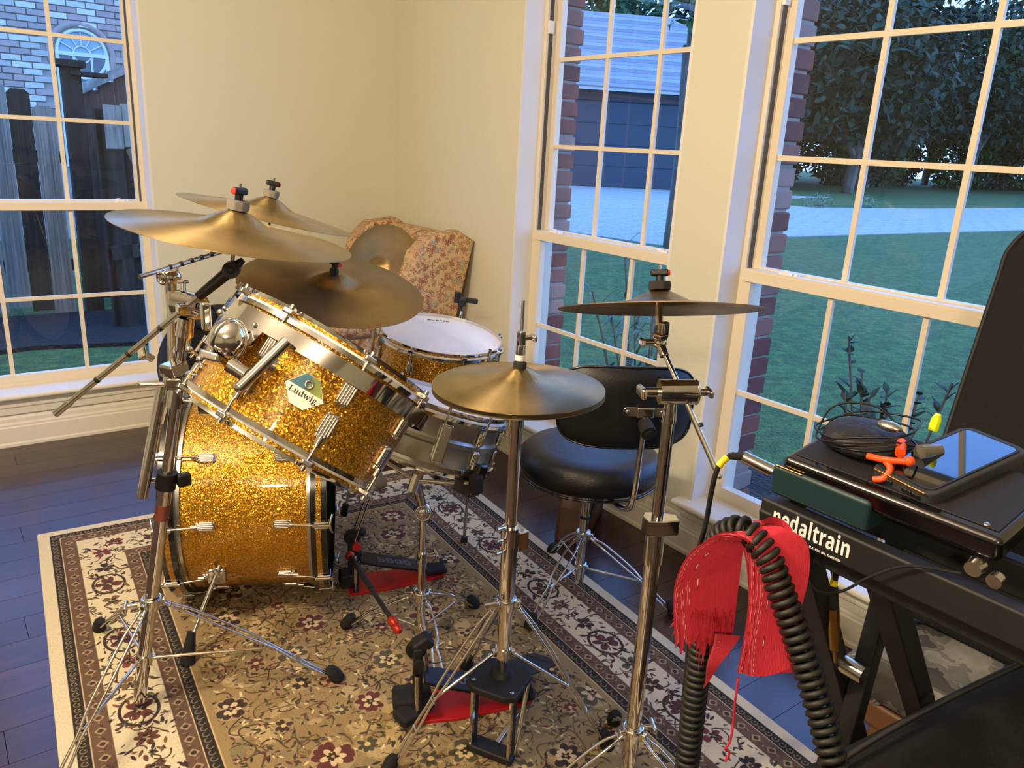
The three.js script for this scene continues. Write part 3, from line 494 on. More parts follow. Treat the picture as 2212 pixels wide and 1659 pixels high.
// front rack tom
const T1 = { c: [0.588, 1.057, -1.2915], n: [0.602, 0.797, -0.045], R: 0.19, L: 0.215 };
{
  const t = tomDrum('rack_tom', 'gold sparkle rack tom with maker badge, tilted in front of the other rack tom', T1.c, T1.n, toCam(T1.c), T1.R, T1.L, [-30, 15, 60, 105, 150, 195, 240, 285].map((a) => -a * D));
  const Rs = T1.R - 0.009;
  // suspension band below the hoop with its wide mounting plate
  obj('suspension_band', [lathe([[Rs + 0.022, -0.034], [Rs + 0.0245, -0.034], [Rs + 0.0245, -0.062], [Rs + 0.022, -0.062], [Rs + 0.022, -0.034]], 72)], M.chrome, t);
  const pl = obj('mount_plate', [surf((u, v) => { const a = (33 + 42 * u) * D, w = 1 - 0.35 * Math.pow(v, 2), aa = (54 + (a / D - 54) * w) * D, r = Rs + 0.024; return [Math.cos(aa) * r, -0.036 - v * 0.085, Math.sin(aa) * r]; }, 14, 6)], M.chrome, t);
  for (const [a, y] of [[39, -0.058], [70, -0.055], [48, -0.075]]) { const b = a * D; obj('screw', [sph(0.005, [Math.cos(b) * (Rs + 0.025), y, Math.sin(b) * (Rs + 0.025)], [1, 1, 1], 8)], M.steel, pl); }
  // badge: keystone plate, blue and green above silver
  const bd = new THREE.Group(); bd.name = 'badge'; bd.userData.label = 'blue and green maker badge'; t.add(bd); bd.rotation.y = -3 * D;
  const at = (g) => { g.rotateY(Math.PI / 2); g.translate(Rs + 0.001, -0.108, 0); return clean(g); };
  // local sheet x: right on the drum, y: up the drum
  const kx = 1.0;
  obj('badge_plate', at(ext([[-0.034, -0.002], [-0.012, 0.03], [0.012, 0.03], [0.034, -0.002], [0.012, -0.03], [-0.012, -0.03]].map(([x, y]) => [x * kx, y * 0.9]), 0.0012)), std(0xc9c2b2, 0.35, { metalness: 0.6 }), bd);
  const up = (pts, col, nm) => { const g = ext(pts, 0.0008); g.translate(0, 0, 0.0012); obj(nm, at(g), std(col, 0.35), bd); };
  up([[-0.03, 0.002], [-0.012, 0.0265], [0, 0.0265], [0, 0.002]], 0x1f7f9a, 'blue_field'); up([[0.03, 0.002], [0.012, 0.0265], [0, 0.0265], [0, 0.002]], 0x8a9a1e, 'green_field');
  { const g = word('Ludwig', 0.0095, 0.0008, serifBold); g.translate(0, -0.007, 0.0012); obj('badge_lettering', at(g), M.black, bd); }
  obj('badge_grommet', [(() => { const g = torus(0.0058, 0.0026, [0, 0.012, 0.003], [0, 0, 1], 20, 8); return at(g); })()], M.chrome, bd);
}
// rear rack tom
const T2 = { c: [0.705, 0.985, -1.725], n: [0.62, 0.78, -0.06], R: 0.178, L: 0.2 };
tomDrum('rack_tom', 'gold sparkle rack tom hung over the bass drum, under the flat ride cymbal', T2.c, T2.n, toCam(T2.c), T2.R, T2.L, [20, 80, 140, 200, 260, 320].map((a) => a * D));
// floor tom
const FT = { c: [1.445, 0.771, -2.33], n: [0.051, 0.99, 0.1345], R: 0.2276, L: 0.40 };
{
  const t = tomDrum('floor_tom', 'large gold sparkle floor tom with white head on three chrome legs', FT.c, FT.n, toCam(FT.c), FT.R, FT.L, [-68, -23, 22, 67, 112, 157, 202, 247].map((a) => -a * D));
  { const g = word('EVANS', 0.013, 0.0004); g.scale(1.5, 1, 1); g.rotateX(-Math.PI / 2); g.rotateY(Math.PI / 2 + 0.2); g.translate(-0.165, -0.0119, 0.02); obj('head_lettering', [clean(g)], M.black, t); }
  const Rs = FT.R - 0.009;
  for (const a of [45, 165, 285]) {
    const b = -a * D, x = Math.cos(b), z = Math.sin(b), lg = obj('leg', [tube([[x * (Rs + 0.022), 0.02, z * (Rs + 0.022)], [x * (Rs + 0.022), -0.42, z * (Rs + 0.022)], [x * (Rs + 0.03), -0.5, z * (Rs + 0.03)], [x * (Rs + 0.055), -0.735, z * (Rs + 0.055)]], 0.006, 24, 8)], M.chrome, t);
    obj('leg_bracket', [rbox(0.03, 0.06, 0.05, 0.008, [Math.cos(b) * (Rs + 0.014), -0.26, Math.sin(b) * (Rs + 0.014)], [0, -b, 0])], M.chrome, lg);
    obj('rubber_foot', [cyl([x * (Rs + 0.053), -0.71, z * (Rs + 0.053)], [x * (Rs + 0.058), -0.757, z * (Rs + 0.058)], 0.012, 0.015)], M.rubber, lg);
  }
  // black clamp on the rear leg top
  const x = -0.235, z = -0.06;
  obj('wing_clamp', [cyl([x, -0.06, z], [x, 0.05, z], 0.005), rbox(0.03, 0.03, 0.03, 0.006, [x, 0.055, z]), cyl([x, 0.05, z + 0.02], [x, 0.09, z + 0.02], 0.012), rbox(0.012, 0.02, 0.05, 0.005, [x, 0.065, z - 0.035])], M.black, t);
}
// snare
const SN = { c: [1.065, 0.77, -1.70], n: [0.319, 0.947, 0.02], R: 0.187, L: 0.172 };
{
  const t = thing('snare_drum', 'chrome shelled snare drum with raised centre bead on a basket stand', 'drum', SN.c); aim(t, SN.n, toCam(SN.c));
  const Rs = SN.R - 0.009, L = SN.L;
  obj('shell', [lathe([[Rs, -L + 0.012], [Rs, -L + 0.03], [Rs - 0.004, -L + 0.04], [Rs - 0.004, -L / 2 - 0.012], [Rs + 0.003, -L / 2 - 0.005], [Rs + 0.003, -L / 2 + 0.005], [Rs - 0.004, -L / 2 + 0.012], [Rs - 0.004, -0.04], [Rs, -0.03], [Rs, -0.012]], 96)], M.brushed, t);
  obj('batter_head', [lathe([[0, -0.012], [Rs - 0.006, -0.012], [Rs + 0.002, -0.016], [Rs + 0.003, -0.022]], 64)], M.head, t);
  obj('snare_side_head', [lathe([[Rs + 0.003, -L + 0.022], [Rs - 0.006, -L + 0.012], [0, -L + 0.012]], 64)], M.head, t);
  obj('top_hoop', hoopGeo(Rs, -0.008, 1), M.chrome, t); obj('bottom_hoop', hoopGeo(Rs, -L + 0.008, -1), M.chrome, t);
  for (let k = 0; k < 10; k++) {
    const a = -(8 + k * 36) * D;
    const g = obj('lug', ringPut([...lugGeo(0.046, 0.022, 0.012, 1).map((q) => { q.translate(0, 0.026, 0); return q; }), ...lugGeo(0.046, 0.022, 0.012, -1).map((q) => { q.translate(0, -0.026, 0); return q; })], Rs - 0.002, a, -L / 2), M.chrome, t);
    obj('tension_rod', ringPut([cyl([0.01, -0.05, 0], [0.01, 0.004, 0], 0.0026, 0.0026, 8), cyl([0.01, 0, 0], [0.01, 0.007, 0], 0.0045, 0.0045, 6)], Rs, a, 0), M.chrome, g);
  }
  const b = -50 * D;
  obj('strainer', [rbox(0.014, 0.1, 0.03, 0.004, [Math.cos(-10 * D) * (Rs + 0.012), -L / 2, Math.sin(-10 * D) * (Rs + 0.012)], [0, 10 * D, 0]), cyl([Math.cos(-10 * D) * (Rs + 0.02), -L / 2 + 0.02, Math.sin(-10 * D) * (Rs + 0.02)], [Math.cos(-10 * D) * (Rs + 0.035), -L / 2 + 0.02, Math.sin(-10 * D) * (Rs + 0.035)], 0.006)], M.chrome, t);
  obj('black_throw_off', [rbox(0.022, 0.085, 0.034, 0.006, [Math.cos(b) * (Rs + 0.016), -L + 0.012, Math.sin(b) * (Rs + 0.016)], [0, -b, 0]), rbox(0.06, 0.034, 0.034, 0.006, [Math.cos(b) * (Rs - 0.012), -L - 0.022, Math.sin(b) * (Rs - 0.012)], [0, -b, 0])], M.gloss, t);
}
// bass drum: local y along its axis towards the pedal, x towards the camera, z up
const BD = { c: [0.753, 0.302 + 0.031 + RY, -2.288], ax: [0.895, 0, 0.446], R: 0.302, hl: 0.1755 };
{
  const t = thing('bass_drum', 'large gold sparkle bass drum with black and gold striped hoops', 'drum', BD.c); aim(t, BD.ax, [-0.446, 0, 0.895]);
  const { R, hl } = BD;
  obj('shell', [shellGeo(R, hl * 2, 120)], M.gold, t);
  for (const s of [-1, 1]) {
    const y = s * hl;
    obj(s > 0 ? 'batter_head' : 'front_head', [lathe(s > 0 ? [[R + 0.002, y - 0.004], [R + 0.002, y + 0.006], [R - 0.01, y + 0.012], [0, y + 0.012]] : [[0, y - 0.012], [R - 0.01, y - 0.012], [R + 0.002, y - 0.006], [R + 0.002, y + 0.004]], 96)], s > 0 ? M.darkHead : M.head, t);
    obj('flesh_hoop', [lathe([[R + 0.001, y - 0.005], [R + 0.008, y - 0.005], [R + 0.008, y + 0.006], [R + 0.001, y + 0.006], [R + 0.001, y - 0.005]], 96)], M.steel, t);
    const h = obj('hoop', [lathe([[R + 0.006, y + s * 0.006], [R + 0.02, y + s * 0.006], [R + 0.02, y + s * 0.05], [R + 0.006, y + s * 0.05], [R + 0.006, y + s * 0.006]].slice().sort(() => 0), 120)], M.gloss, t);
    obj('hoop_inlay', [(() => { const g = shellGeo(R + 0.0206, 0.014, 120); g.translate(0, y + s * 0.028, 0); return g; })()], M.gold, h);
    for (let k = 0; k < 10; k++) {
      const a = (4 + k * 36) * D, ly = y - s * 0.07;
      const lg = obj('lug', ringPut(lugGeo(0.062, 0.026, 0.016, s), R, a, ly), M.chrome, t);
      obj('tension_rod', ringPut([cyl([0.014, ly + s * 0.02, 0], [0.026, y + s * 0.045, 0], 0.003, 0.003, 8), cyl([0.0265, y + s * 0.012, 0], [0.0265, y + s * 0.062, 0], 0.006, 0.005, 8)], R, a, 0), M.chrome, lg);
      obj('claw', ringPut([rbox(0.008, 0.036, 0.022, 0.003, [0.024, y + s * 0.034, 0]), rbox(0.026, 0.008, 0.022, 0.003, [0.013, y + s * 0.054, 0]), k % 5 === 4 ? rbox(0.006, 0.01, 0.02, 0.002, [0.027, y + s * 0.06, 0]) : tube([[0.012, y + s * 0.066, -0.028], [0.024, y + s * 0.062, -0.012], [0.027, y + s * 0.06, 0], [0.024, y + s * 0.062, 0.012], [0.012, y + s * 0.066, 0.028]], 0.0034, 16, 6)], R, a, 0), M.chrome, lg);
    }
  }
  // spurs: chrome near leg, dark far leg
  const ly = -0.085, a = -28 * D, q = [Math.cos(a) * R, ly, Math.sin(a) * R];
  obj('spur', [rbox(0.03, 0.05, 0.05, 0.008, [q[0] + 0.012, q[1], q[2] - 0.005]), cyl([q[0] + 0.02, q[1] + 0.01, q[2] + 0.03], [q[0] + 0.15, q[1] - 0.06, -0.335 + 0.05], 0.0065), rbox(0.034, 0.012, 0.034, 0.004, [q[0] + 0.03, q[1], q[2] + 0.02], [0.4, 0.2, 0.3])], M.chrome, t);
  obj('spur_foot', [cyl([q[0] + 0.135, q[1] - 0.052, -0.335 + 0.085], [q[0] + 0.158, q[1] - 0.064, -0.332], 0.011, 0.021)], M.rubber, t);
  obj('far_spur', [rbox(0.03, 0.05, 0.05, 0.008, [-Math.cos(a) * R - 0.012, ly, q[2]]), tube([[-Math.cos(a) * R - 0.015, ly, q[2] + 0.03], [-Math.cos(a) * R - 0.1, ly - 0.13, q[2] + 0.03], [-Math.cos(a) * R - 0.2, ly - 0.33, -0.335 + 0.05]], 0.009, 16, 8)], M.satin, t);
  obj('far_spur_foot', [cyl([-Math.cos(a) * R - 0.185, ly - 0.30, -0.335 + 0.07], [-Math.cos(a) * R - 0.21, ly - 0.35, -0.335 + 0.002], 0.012, 0.022)], M.rubber, t);
}
// ---------- cymbals ----------
const latheB = tex(8, 1024, (x, y) => { const n = 120 + 70 * hash(0, y >> 1, 33) + 60 * vnoise(0.5, y / 1024 * 60, 60, 34); return [n, n, n]; });
const cymT = tex(512, 256, (x, y) => { const n = fbm(x / 512, y / 256 * 0.5, 8, 5, 44), s = fbm(x / 512 * 0.5, y / 256, 6, 4, 47), k = 0.78 + 0.32 * n * s * 2; return [204 * k, 178 * k, 128 * k * (0.9 + 0.2 * s)]; }, true);
M.bronze = phy(0xffffff, 0.34, { metalness: 1, map: cymT, bumpMap: latheB, bumpScale: 0.0001, anisotropy: 0.85, anisotropyRotation: Math.PI / 2 });
M.bronzeOld = phy(0xd6cdbf, 0.4, { metalness: 1, map: cymT, bumpMap: latheB, bumpScale: 0.00012, anisotropy: 0.5 });
const cymProfile = (R, bell, bow, up) => {
  const p = [];
  for (let i = 0; i <= 40; i++) { const r = 0.006 + (R - 0.006) * Math.pow(i / 40, 1.25), k = Math.min(1, r / bell); p.push([r, bow * (1 - Math.pow(r / R, 1.2)) + up * 0.5 * (1 + Math.cos(Math.PI * Math.pow(k, 1.15)))]); }
  return p;
};
function cymbal(name, label, c, n, R, o = {}) {
  const t = thing(name, label, 'cymbal', c); aim(t, n, o.face ?? [1, 0, 0.2]);
  const p = cymProfile(R, o.bell ?? 0.078, o.bow ?? 0.026, o.up ?? 0.022), q = p.map(([r, y]) => [r, y - 0.0013]).reverse();
  obj('plate', [lathe([...p, ...q], 112)], o.mat ?? M.bronze, t);
  return t;
}
const C1 = { c: [0.497, 1.224, -1.583], n: [0.1384, 0.9874, 0.0773], R: 0.2286 }, C2 = { c: [0.7521, 1.2097, -2.1101], n: [0.2074, 0.9766, 0.0568], R: 0.2286 }, CR = { c: [0.898, 1.0171, -2.0295], n: [0.0252, 0.9685, 0.2478], R: 0.254 }, CX = { c: [1.18, 1.118, -1.073], n: [0.128, 0.963, -0.235], R: 0.205 };
cymbal('crash_cymbal', 'large crash cymbal tilted on the boom with black grip, in front of the other crash', C1.c, C1.n, C1.R, { up: 0.024 });
cymbal('crash_cymbal', 'crash cymbal on the notched boom arm behind the large crash', C2.c, C2.n, C2.R);
cymbal('ride_cymbal', 'broad flat ride cymbal above the rear rack tom', CR.c, CR.n, CR.R, { bow: 0.022, mat: M.bronzeOld });
cymbal('crash_cymbal', 'small crash cymbal seen edge-on beside the third window', CX.c, CX.n, CX.R, { bow: 0.02, up: 0.02, mat: M.bronzeOld });
const HH = { c: [0.981, 0.9307, -1.2669] };
cymbal('hi_hat_cymbal', 'upper hi-hat cymbal of the closed pair', HH.c, [-0.013, 1, 0], 0.185, { bow: 0.03, up: 0.014, bell: 0.06 });
{ const t = cymbal('hi_hat_cymbal', 'lower hi-hat cymbal showing under the upper one', [HH.c[0] + 0.001, HH.c[1] - 0.012, HH.c[2]], [0.013, -1, 0.004], 0.185, { bow: 0.03, up: 0.014, bell: 0.06 }); }
{
  const t = cymbal('crash_cymbal', 'spare cymbal leaning upright against the floral armchair back', [1.742, 0.812, -3.385], [-0.8644, 0.3314, 0.3782], 0.2286, { mat: M.bronzeOld, bow: 0.02 });
}
// ---------- hardware tools ----------
const dirTo = (a, b) => V(b).sub(V(a)).normalize().toArray();
const along = (p, d, t) => [p[0] + d[0] * t, p[1] + d[1] * t, p[2] + d[2] * t];
// felts and wing nut above a cymbal; p = top of the bell, n = its axis
function topper(parent, p, n, felt = M.felt, R = 0.02, h = 0.016, turn = 0) {
  const d = V(n).normalize().toArray(), g = new THREE.Group(); g.name = 'cymbal_topper'; g.position.set(...p); aim(g, n, [Math.cos(turn), 0, Math.sin(turn)]); parent.add(g);
  obj('felt', [lathe([[0, 0], [R, 0], [R + 0.001, h * 0.5], [R, h], [0, h]], 24)], felt, g);
  obj('wing_nut', [cyl([0, h, 0], [0, h + 0.012, 0], 0.008), rbox(0.038, 0.014, 0.015, 0.005, [0, h + 0.018, 0])], M.black, g);
  obj('wing_nut_tip', [rbox(0.006, 0.0115, 0.0125, 0.003, [0.0175, h + 0.018, 0])], M.redPlastic, g);
  obj('stud_tip', [cyl([0, h + 0.02, 0], [0, h + 0.033, 0], 0.003)], M.chrome, g);
  return g;
}
// tripod of double-rail legs; returns nothing, adds legs, braces, feet, collars
function tripod(parent, base, yTop, yLow, feet, lean = (y) => [base[0], y, base[1]], w = 0.011) {
  obj('leg_collar', [cyl(lean(yTop - 0.014), lean(yTop + 0.014), 0.021, 0.021, 18), torus(0.021, 0.004, lean(yTop + 0.012))], M.chrome, parent);
  obj('brace_collar', [cyl(lean(yLow - 0.012), lean(yLow + 0.012), 0.02, 0.02, 18)], M.chrome, parent);
  for (const f of feet) {
    const a = lean(yTop), out = V(f[0] - a[0], 0, f[2] - a[2]).normalize(), sd = V(-out.z, 0, out.x), L = [];
    const F = along(f, [-out.x, 0, -out.z], 0.0), st = along(a, out.toArray(), 0.026);
    for (const s of [-1, 1]) {
      const pt = (t, wd, sag = 0) => { const p = lerp3(st, F, t); return [p[0] + sd.x * s * wd, p[1] + sag, p[2] + sd.z * s * wd]; };
      L.push(tube([pt(0, w * 0.45), pt(0.05, w * 0.6), pt(0.14, w, 0.006), pt(0.5, w, 0.012), pt(0.6, w * 0.5, 0.01), pt(0.7, w * 0.75, 0.006), pt(0.92, w * 0.6, 0.0), pt(0.985, w * 0.4, 0.004)], 0.0036, 30, 6));
    }
    for (const t of [0.04, 0.58, 0.74, 0.94]) { const p = lerp3(st, F, t), y = p[1] + 0.008 * Math.sin(t * 3); L.push(cyl([p[0] + sd.x * w, y, p[2] + sd.z * w], [p[0] - sd.x * w, y, p[2] - sd.z * w], 0.003, 0.003, 6)); }
    L.push(rbox(0.02, 0.02, 0.014, 0.004, along(a, out.toArray(), 0.024), [0, Math.atan2(-out.z, out.x), 0]));
    const lg = obj('leg', L, M.chrome, parent);
    const b0 = along(lean(yLow), out.toArray(), 0.02), b1 = lerp3(st, F, 0.56);
    obj('brace', [cyl([b0[0] + sd.x * 0.004, b0[1], b0[2] + sd.z * 0.004], [b1[0] + sd.x * 0.004, b1[1], b1[2] + sd.z * 0.004], 0.0042, 0.0042, 6), rbox(0.016, 0.014, 0.012, 0.003, along(lean(yLow), out.toArray(), 0.02), [0, Math.atan2(-out.z, out.x), 0])], M.chrome, parent);
    const fa = along(lerp3(st, F, 0.93), [0, 1, 0], 0.004);
    obj('rubber_foot', [(() => { const d = dirTo(fa, F), e = along(F, [0, 1, 0], 0.0); return lathe([[0, 0.003], [0.017, 0.0], [0.0195, 0.012], [0.017, 0.036], [0.010, 0.05], [0, 0.052]], 12, e, [-d[0] * 0.8, Math.max(0.5, -d[1] + 0.3), -d[2] * 0.8]); })()], M.rubber, lg);
  }
}
const memoryLock = (p, d, r = 0.02) => [cyl(along(p, d, -0.016), along(p, d, 0.016), r, r, 18), rbox(0.022, 0.026, 0.016, 0.004, [p[0] + r + 0.006, p[1], p[2] + 0.004]), cyl([p[0] - r, p[1], p[2] + 0.004], [p[0] - r - 0.02, p[1] + 0.004, p[2] + 0.008], 0.004)];
const wing = (p, d, s = 1) => { const e = along(p, d, 0.018 * s); return [cyl(p, e, 0.006 * s, 0.006 * s, 10), (() => { const g = rbox(0.008 * s, 0.014 * s, 0.034 * s, 0.004 * s, [0, 0, 0]); g.applyQuaternion(new THREE.Quaternion().setFromUnitVectors(V(1, 0, 0), V(d))); g.translate(...along(p, d, 0.021 * s)); return g; })()]; };

// ---------- left boom stand (leaning) ----------
{
  const B = [0.285, 0.03, -1.862], T = [0.435, 1.04, -1.737], ln = (y) => lerp3(B, T, (y - B[1]) / (T[1] - B[1]));
  const t = thing('boom_stand', 'leaning chrome boom stand holding the front rack tom and large crash', 'cymbal stand');
  obj('lower_tube', [cyl(B, ln(0.64), 0.0158, 0.0158, 20), cyl(along(B, [0, 0, 0], 0), ln(0.055), 0.012, 0.016)], M.chrome, t);
  const sl = obj('height_clamp', [cyl(ln(0.625), ln(0.665), 0.0225, 0.0225, 20), rbox(0.03, 0.03, 0.022, 0.005, along(ln(0.645), [0.034, 0, 0.016], 1))], M.black, t); obj('clamp_bolt', wing(along(ln(0.645), [-0.02, 0, -0.01], 1), [-0.9, 0, -0.43]), M.chrome, sl);
  obj('red_tape', [cyl(ln(0.545), ln(0.585), 0.0161, 0.0161, 20)], std(0x7a3a30, 0.5), t);
  obj('middle_tube', [cyl(ln(0.64), ln(0.93), 0.0125, 0.0125, 18)], M.chrome, t);
  obj('upper_tube', [cyl(ln(0.93), ln(1.0), 0.0095, 0.0095, 16), cyl(ln(0.955), ln(1.0), 0.013, 0.016, 16)], M.chrome, t);
  tripod(t, [0, 0], 0.318, 0.158, [[0.75, RY, -1.69], [0.262, RY, -2.27], [0.01, RY, -1.55]], ln);
  obj('height_wing', wing(along(ln(0.318), [-0.03, 0, -0.005], 1), [-0.97, 0.0, -0.2], 1.2), M.chrome, t);
  // ratchet ball and boom
  const b = [0.437, 1.06, -1.73], e0 = [0.172, 0.842, -1.775], e1 = [0.5, 1.150, -1.62], d = dirTo(e0, e1);
  obj('ratchet', [cyl([0.425, 1.06, -1.752], [0.452, 1.06, -1.702], 0.029, 0.029, 28), torus(0.02, 0.006, [0.453, 1.06, -1.700], [0.47, 0, 0.88], 24, 8), sph(0.009, [0.455, 1.06, -1.697]), cyl(ln(0.99), ln(1.03), 0.019, 0.017, 16)], M.chrome, t);
  obj('ratchet_wing', wing([0.43, 1.088, -1.735], [0.1, 0.95, -0.2], 1.0), M.chrome, t);
  const bm = obj('boom_arm', [cyl(e0, e1, 0.0062, 0.0062, 14), cyl(e0, along(e0, d, 0.04), 0.0075, 0.0075, 14)], M.steel, t);
  for (let k = 0; k < 3; k++) obj('memory_ring', [cyl(along(e0, d, 0.11 + k * 0.085), along(e0, d, 0.117 + k * 0.085), 0.0068, 0.0068, 12)], M.black, bm);
  obj('boom_grip', [cyl(along(e0, d, 0.385), along(e0, d, 0.475), 0.010, 0.013, 14), cyl(along(e0, d, 0.475), along(e0, d, 0.505), 0.013, 0.006, 14)], M.black, t);
  obj('boom_clamp', [rbox(0.026, 0.022, 0.026, 0.004, along(e0, d, 0.345)), ...wing(along(along(e0, d, 0.35), [0.012, -0.006, 0.012], 1), [0.6, -0.4, 0.6], 0.8)], M.chrome, t);
  const tl = along(e1, d, -0.002);
  obj('tilter', [cyl(along(tl, [-0.3, 0, 0.6], -0.02), along(tl, [-0.3, 0, 0.6], 0.02), 0.017, 0.017, 20), sph(0.016, tl)], M.black, t);
  const top = along(C1.c, C1.n, 0.044);
  obj('cymbal_post', [cyl(tl, top, 0.0042), cyl(along(C1.c, C1.n, -0.012), along(C1.c, C1.n, 0.02), 0.009)], M.chrome, t);
  topper(t, along(C1.c, C1.n, 0.049), C1.n, M.felt, 0.021, 0.018, 2.6);
  // multi clamp with two heavy wing nuts
  const mc = [0.415, 0.905, -1.748];
  obj('multi_clamp', [rbox(0.05, 0.03, 0.04, 0.006, along(mc, [-0.012, 0.012, 0.0], 1), [0, 0.5, 0.1]), rbox(0.06, 0.03, 0.04, 0.006, along(mc, [0.0, -0.018, 0.01], 1), [0, -0.5, 0]), cyl(along(mc, [-0.02, -0.075, 0], 1), along(mc, [-0.006, 0.0, 0], 1), 0.0165, 0.0165, 18), cyl(along(mc, [-0.035, -0.02, 0.0], 1), along(mc, [-0.08, -0.02, -0.015], 1), 0.006)], M.chrome, t);
  // front clamp, its black knob and the arm up to the ball joint on the tom plate
  const fc = [0.378, 0.972, -1.39];
  obj('clamp_arm', [cyl(along(mc, [0, -0.01, 0.02], 1), along(fc, [0, -0.012, -0.02], 1), 0.0095), rbox(0.05, 0.03, 0.05, 0.008, along(fc, [0, -0.01, -0.03], 1))], M.chrome, t);
  obj('knob_body', [cyl(along(fc, [-0.02, -0.018, 0.0], 1), along(fc, [0.03, -0.018, 0.02], 1), 0.022, 0.024, 22)], M.gloss, t);
  for (const [x, y, z] of [[-0.004, 0.02, -0.05], [0.016, 0.012, 0.012]]) { const p = along(fc, [x, y, z], 1); obj('clamp_knob', [cyl(along(p, [0, -0.028, 0], 1), p, 0.010, 0.012, 18), sph(0.022, along(p, [0, 0.002, 0], 1), [1.1, 0.26, 0.75], 18)], M.chrome, t); }
  obj('tom_arm', [cyl([0.383, 0.962, -1.325], [0.397, 1.034, -1.273], 0.0072), cyl([0.386, 1.0, -1.40], [0.394, 1.045, -1.36], 0.007), rbox(0.024, 0.03, 0.026, 0.006, [0.4, 1.04, -1.268], [0.3, 0.4, 0.5]), cyl([0.4, 1.04, -1.268], [0.44, 1.06, -1.255], 0.012)], M.chrome, t);
  const tp = (a, r, y) => { const q = V(T1.n).normalize(), f = V(toCam(T1.c)), x = f.addScaledVector(q, -f.dot(q)).normalize(), z = x.clone().cross(q); return V(T1.c).addScaledVector(x, Math.cos(a * D) * r).addScaledVector(z, Math.sin(a * D) * r).addScaledVector(q, y).toArray(); };
  const bj = tp(39, 0.236, -0.098), pk = tp(42, 0.2, -0.085);
  obj('ball_joint', [sph(0.030, bj, [1, 1, 1], 24), torus(0.030, 0.0036, bj, dirTo(bj, tp(70, 0.28, -0.1)), 28, 8), torus(0.030, 0.003, bj, dirTo(bj, pk), 28, 8), cyl(bj, pk, 0.015, 0.02, 20), rbox(0.045, 0.014, 0.03, 0.004, tp(39, 0.24, -0.135), [0.2, 0.8, -0.5]), rbox(0.014, 0.045, 0.014, 0.004, tp(51, 0.255, -0.085)), cyl(tp(33, 0.232, -0.13), tp(26, 0.222, -0.132), 0.013, 0.012, 18)], M.chrome, t);
  for (const [a_, y] of [[46, -0.142], [39, -0.146], [43, -0.07]]) obj('bolt', [sph(0.006, tp(a_, 0.262, y), [1, 1, 1], 8)], M.chrome, t);
  obj('mount_rod', [cyl(tp(25, 0.224, -0.152), tp(19, 0.222, -0.055), 0.0095, 0.0095, 16), sph(0.0095, tp(25, 0.224, -0.152)), cyl(tp(25, 0.212, -0.1), tp(19, 0.204, -0.098), 0.012, 0.012, 16)], M.chrome, t);
}
// second boom clamped to that stand
{
  const t = thing('boom_arm_mount', 'chrome tube and notched boom clamped to the leaning stand, carrying the rear crash', 'cymbal arm');
  const a = [0.322, 0.614, -1.785], b = [0.385, 0.875, -1.783], c = [0.425, 1.10, -1.819];
  obj('clamped_tube', [cyl(a, b, 0.0125, 0.0125, 18)], M.chrome, t);
  obj('upper_rod', [cyl(along(b, [0.02, 0.0, 0], 1), c, 0.0082, 0.0082, 16), cyl(along(c, [0, -0.06, 0], 1), c, 0.012, 0.013, 16), cyl(along(b, [0.005, -0.03, 0], 1), along(b, [0.021, 0.03, 0], 1), 0.0135, 0.0135, 16)], M.chrome, t);
  const e0 = [0.362, 1.105, -1.822], e1 = [0.744, 1.152, -2.085], d = dirTo(e0, e1);
  obj('arm_clamp', [sph(0.016, along(c, [0.0, 0.008, 0.01], 1), [1.4, 1, 1], 16), torus(0.012, 0.004, along(c, [-0.018, 0.006, 0.012], 1), d, 20, 8), cyl(along(c, [0.012, 0.005, 0.01], 1), along(c, [0.014, 0.03, 0.01], 1), 0.004)], M.chrome, t);
  const bm = obj('boom_arm', [cyl(along(e0, [0, 0.006, 0.012], 1), e1, 0.0052, 0.0052, 12)], M.steel, t);
  for (let k = 0; k < 6; k++) obj('notch', [cyl(along(along(e0, [0, 0.006, 0.012], 1), d, 0.09 + k * 0.035), along(along(e0, [0, 0.006, 0.012], 1), d, 0.094 + k * 0.035), 0.0057, 0.0057, 12)], M.black, bm);
  obj('tilter', [sph(0.013, e1), rbox(0.02, 0.03, 0.016, 0.004, along(e1, [0, 0.01, 0], 1))], M.chrome, t);
  obj('cymbal_post', [cyl(e1, along(C2.c, C2.n, 0.044), 0.004), cyl(along(C2.c, C2.n, -0.02), along(C2.c, C2.n, 0.02), 0.008)], M.chrome, t);
  topper(t, along(C2.c, C2.n, 0.047), C2.n, M.felt, 0.0195, 0.018, 0.3);
  obj('rod_wing', wing([0.372, 0.93, -1.80], [-0.7, 0.6, 0.1], 1.4), M.chrome, t);
}
// ride holder rising from the bass drum shell
{
  const t = thing('ride_holder', 'chrome cymbal rod rising from the bass drum under the ride cymbal', 'cymbal arm');
  const a = [0.80, 0.62, -2.27], b = [0.86, 0.9, -2.1];
  obj('shell_bracket', [rbox(0.05, 0.05, 0.05, 0.008, [0.8, 0.645, -2.27])], M.chrome, t); obj('rod', [cyl([0.8, 0.66, -2.27], b, 0.0065), cyl(b, along(CR.c, CR.n, 0.0), 0.006)], M.chrome, t); obj('tilter', [sph(0.014, b)], M.chrome, t);
  const g = topper(t, along(CR.c, CR.n, 0.0425), CR.n, M.black, 0.012, 0.012, 1.2);
}
// post carrying the rear tom
{
  const t = thing('tom_holder', 'chrome tom post on the bass drum carrying the rear rack tom', 'tom holder');
  obj('base_plate', [rbox(0.07, 0.014, 0.07, 0.005, [0.66, 0.642, -2.22], [-0.3, 0, 0])], M.chrome, t); obj('post', [cyl([0.66, 0.64, -2.22], [0.64, 0.8, -2.03], 0.011), cyl([0.64, 0.8, -2.03], [0.62, 0.87, -1.9], 0.0095)], M.chrome, t);
}
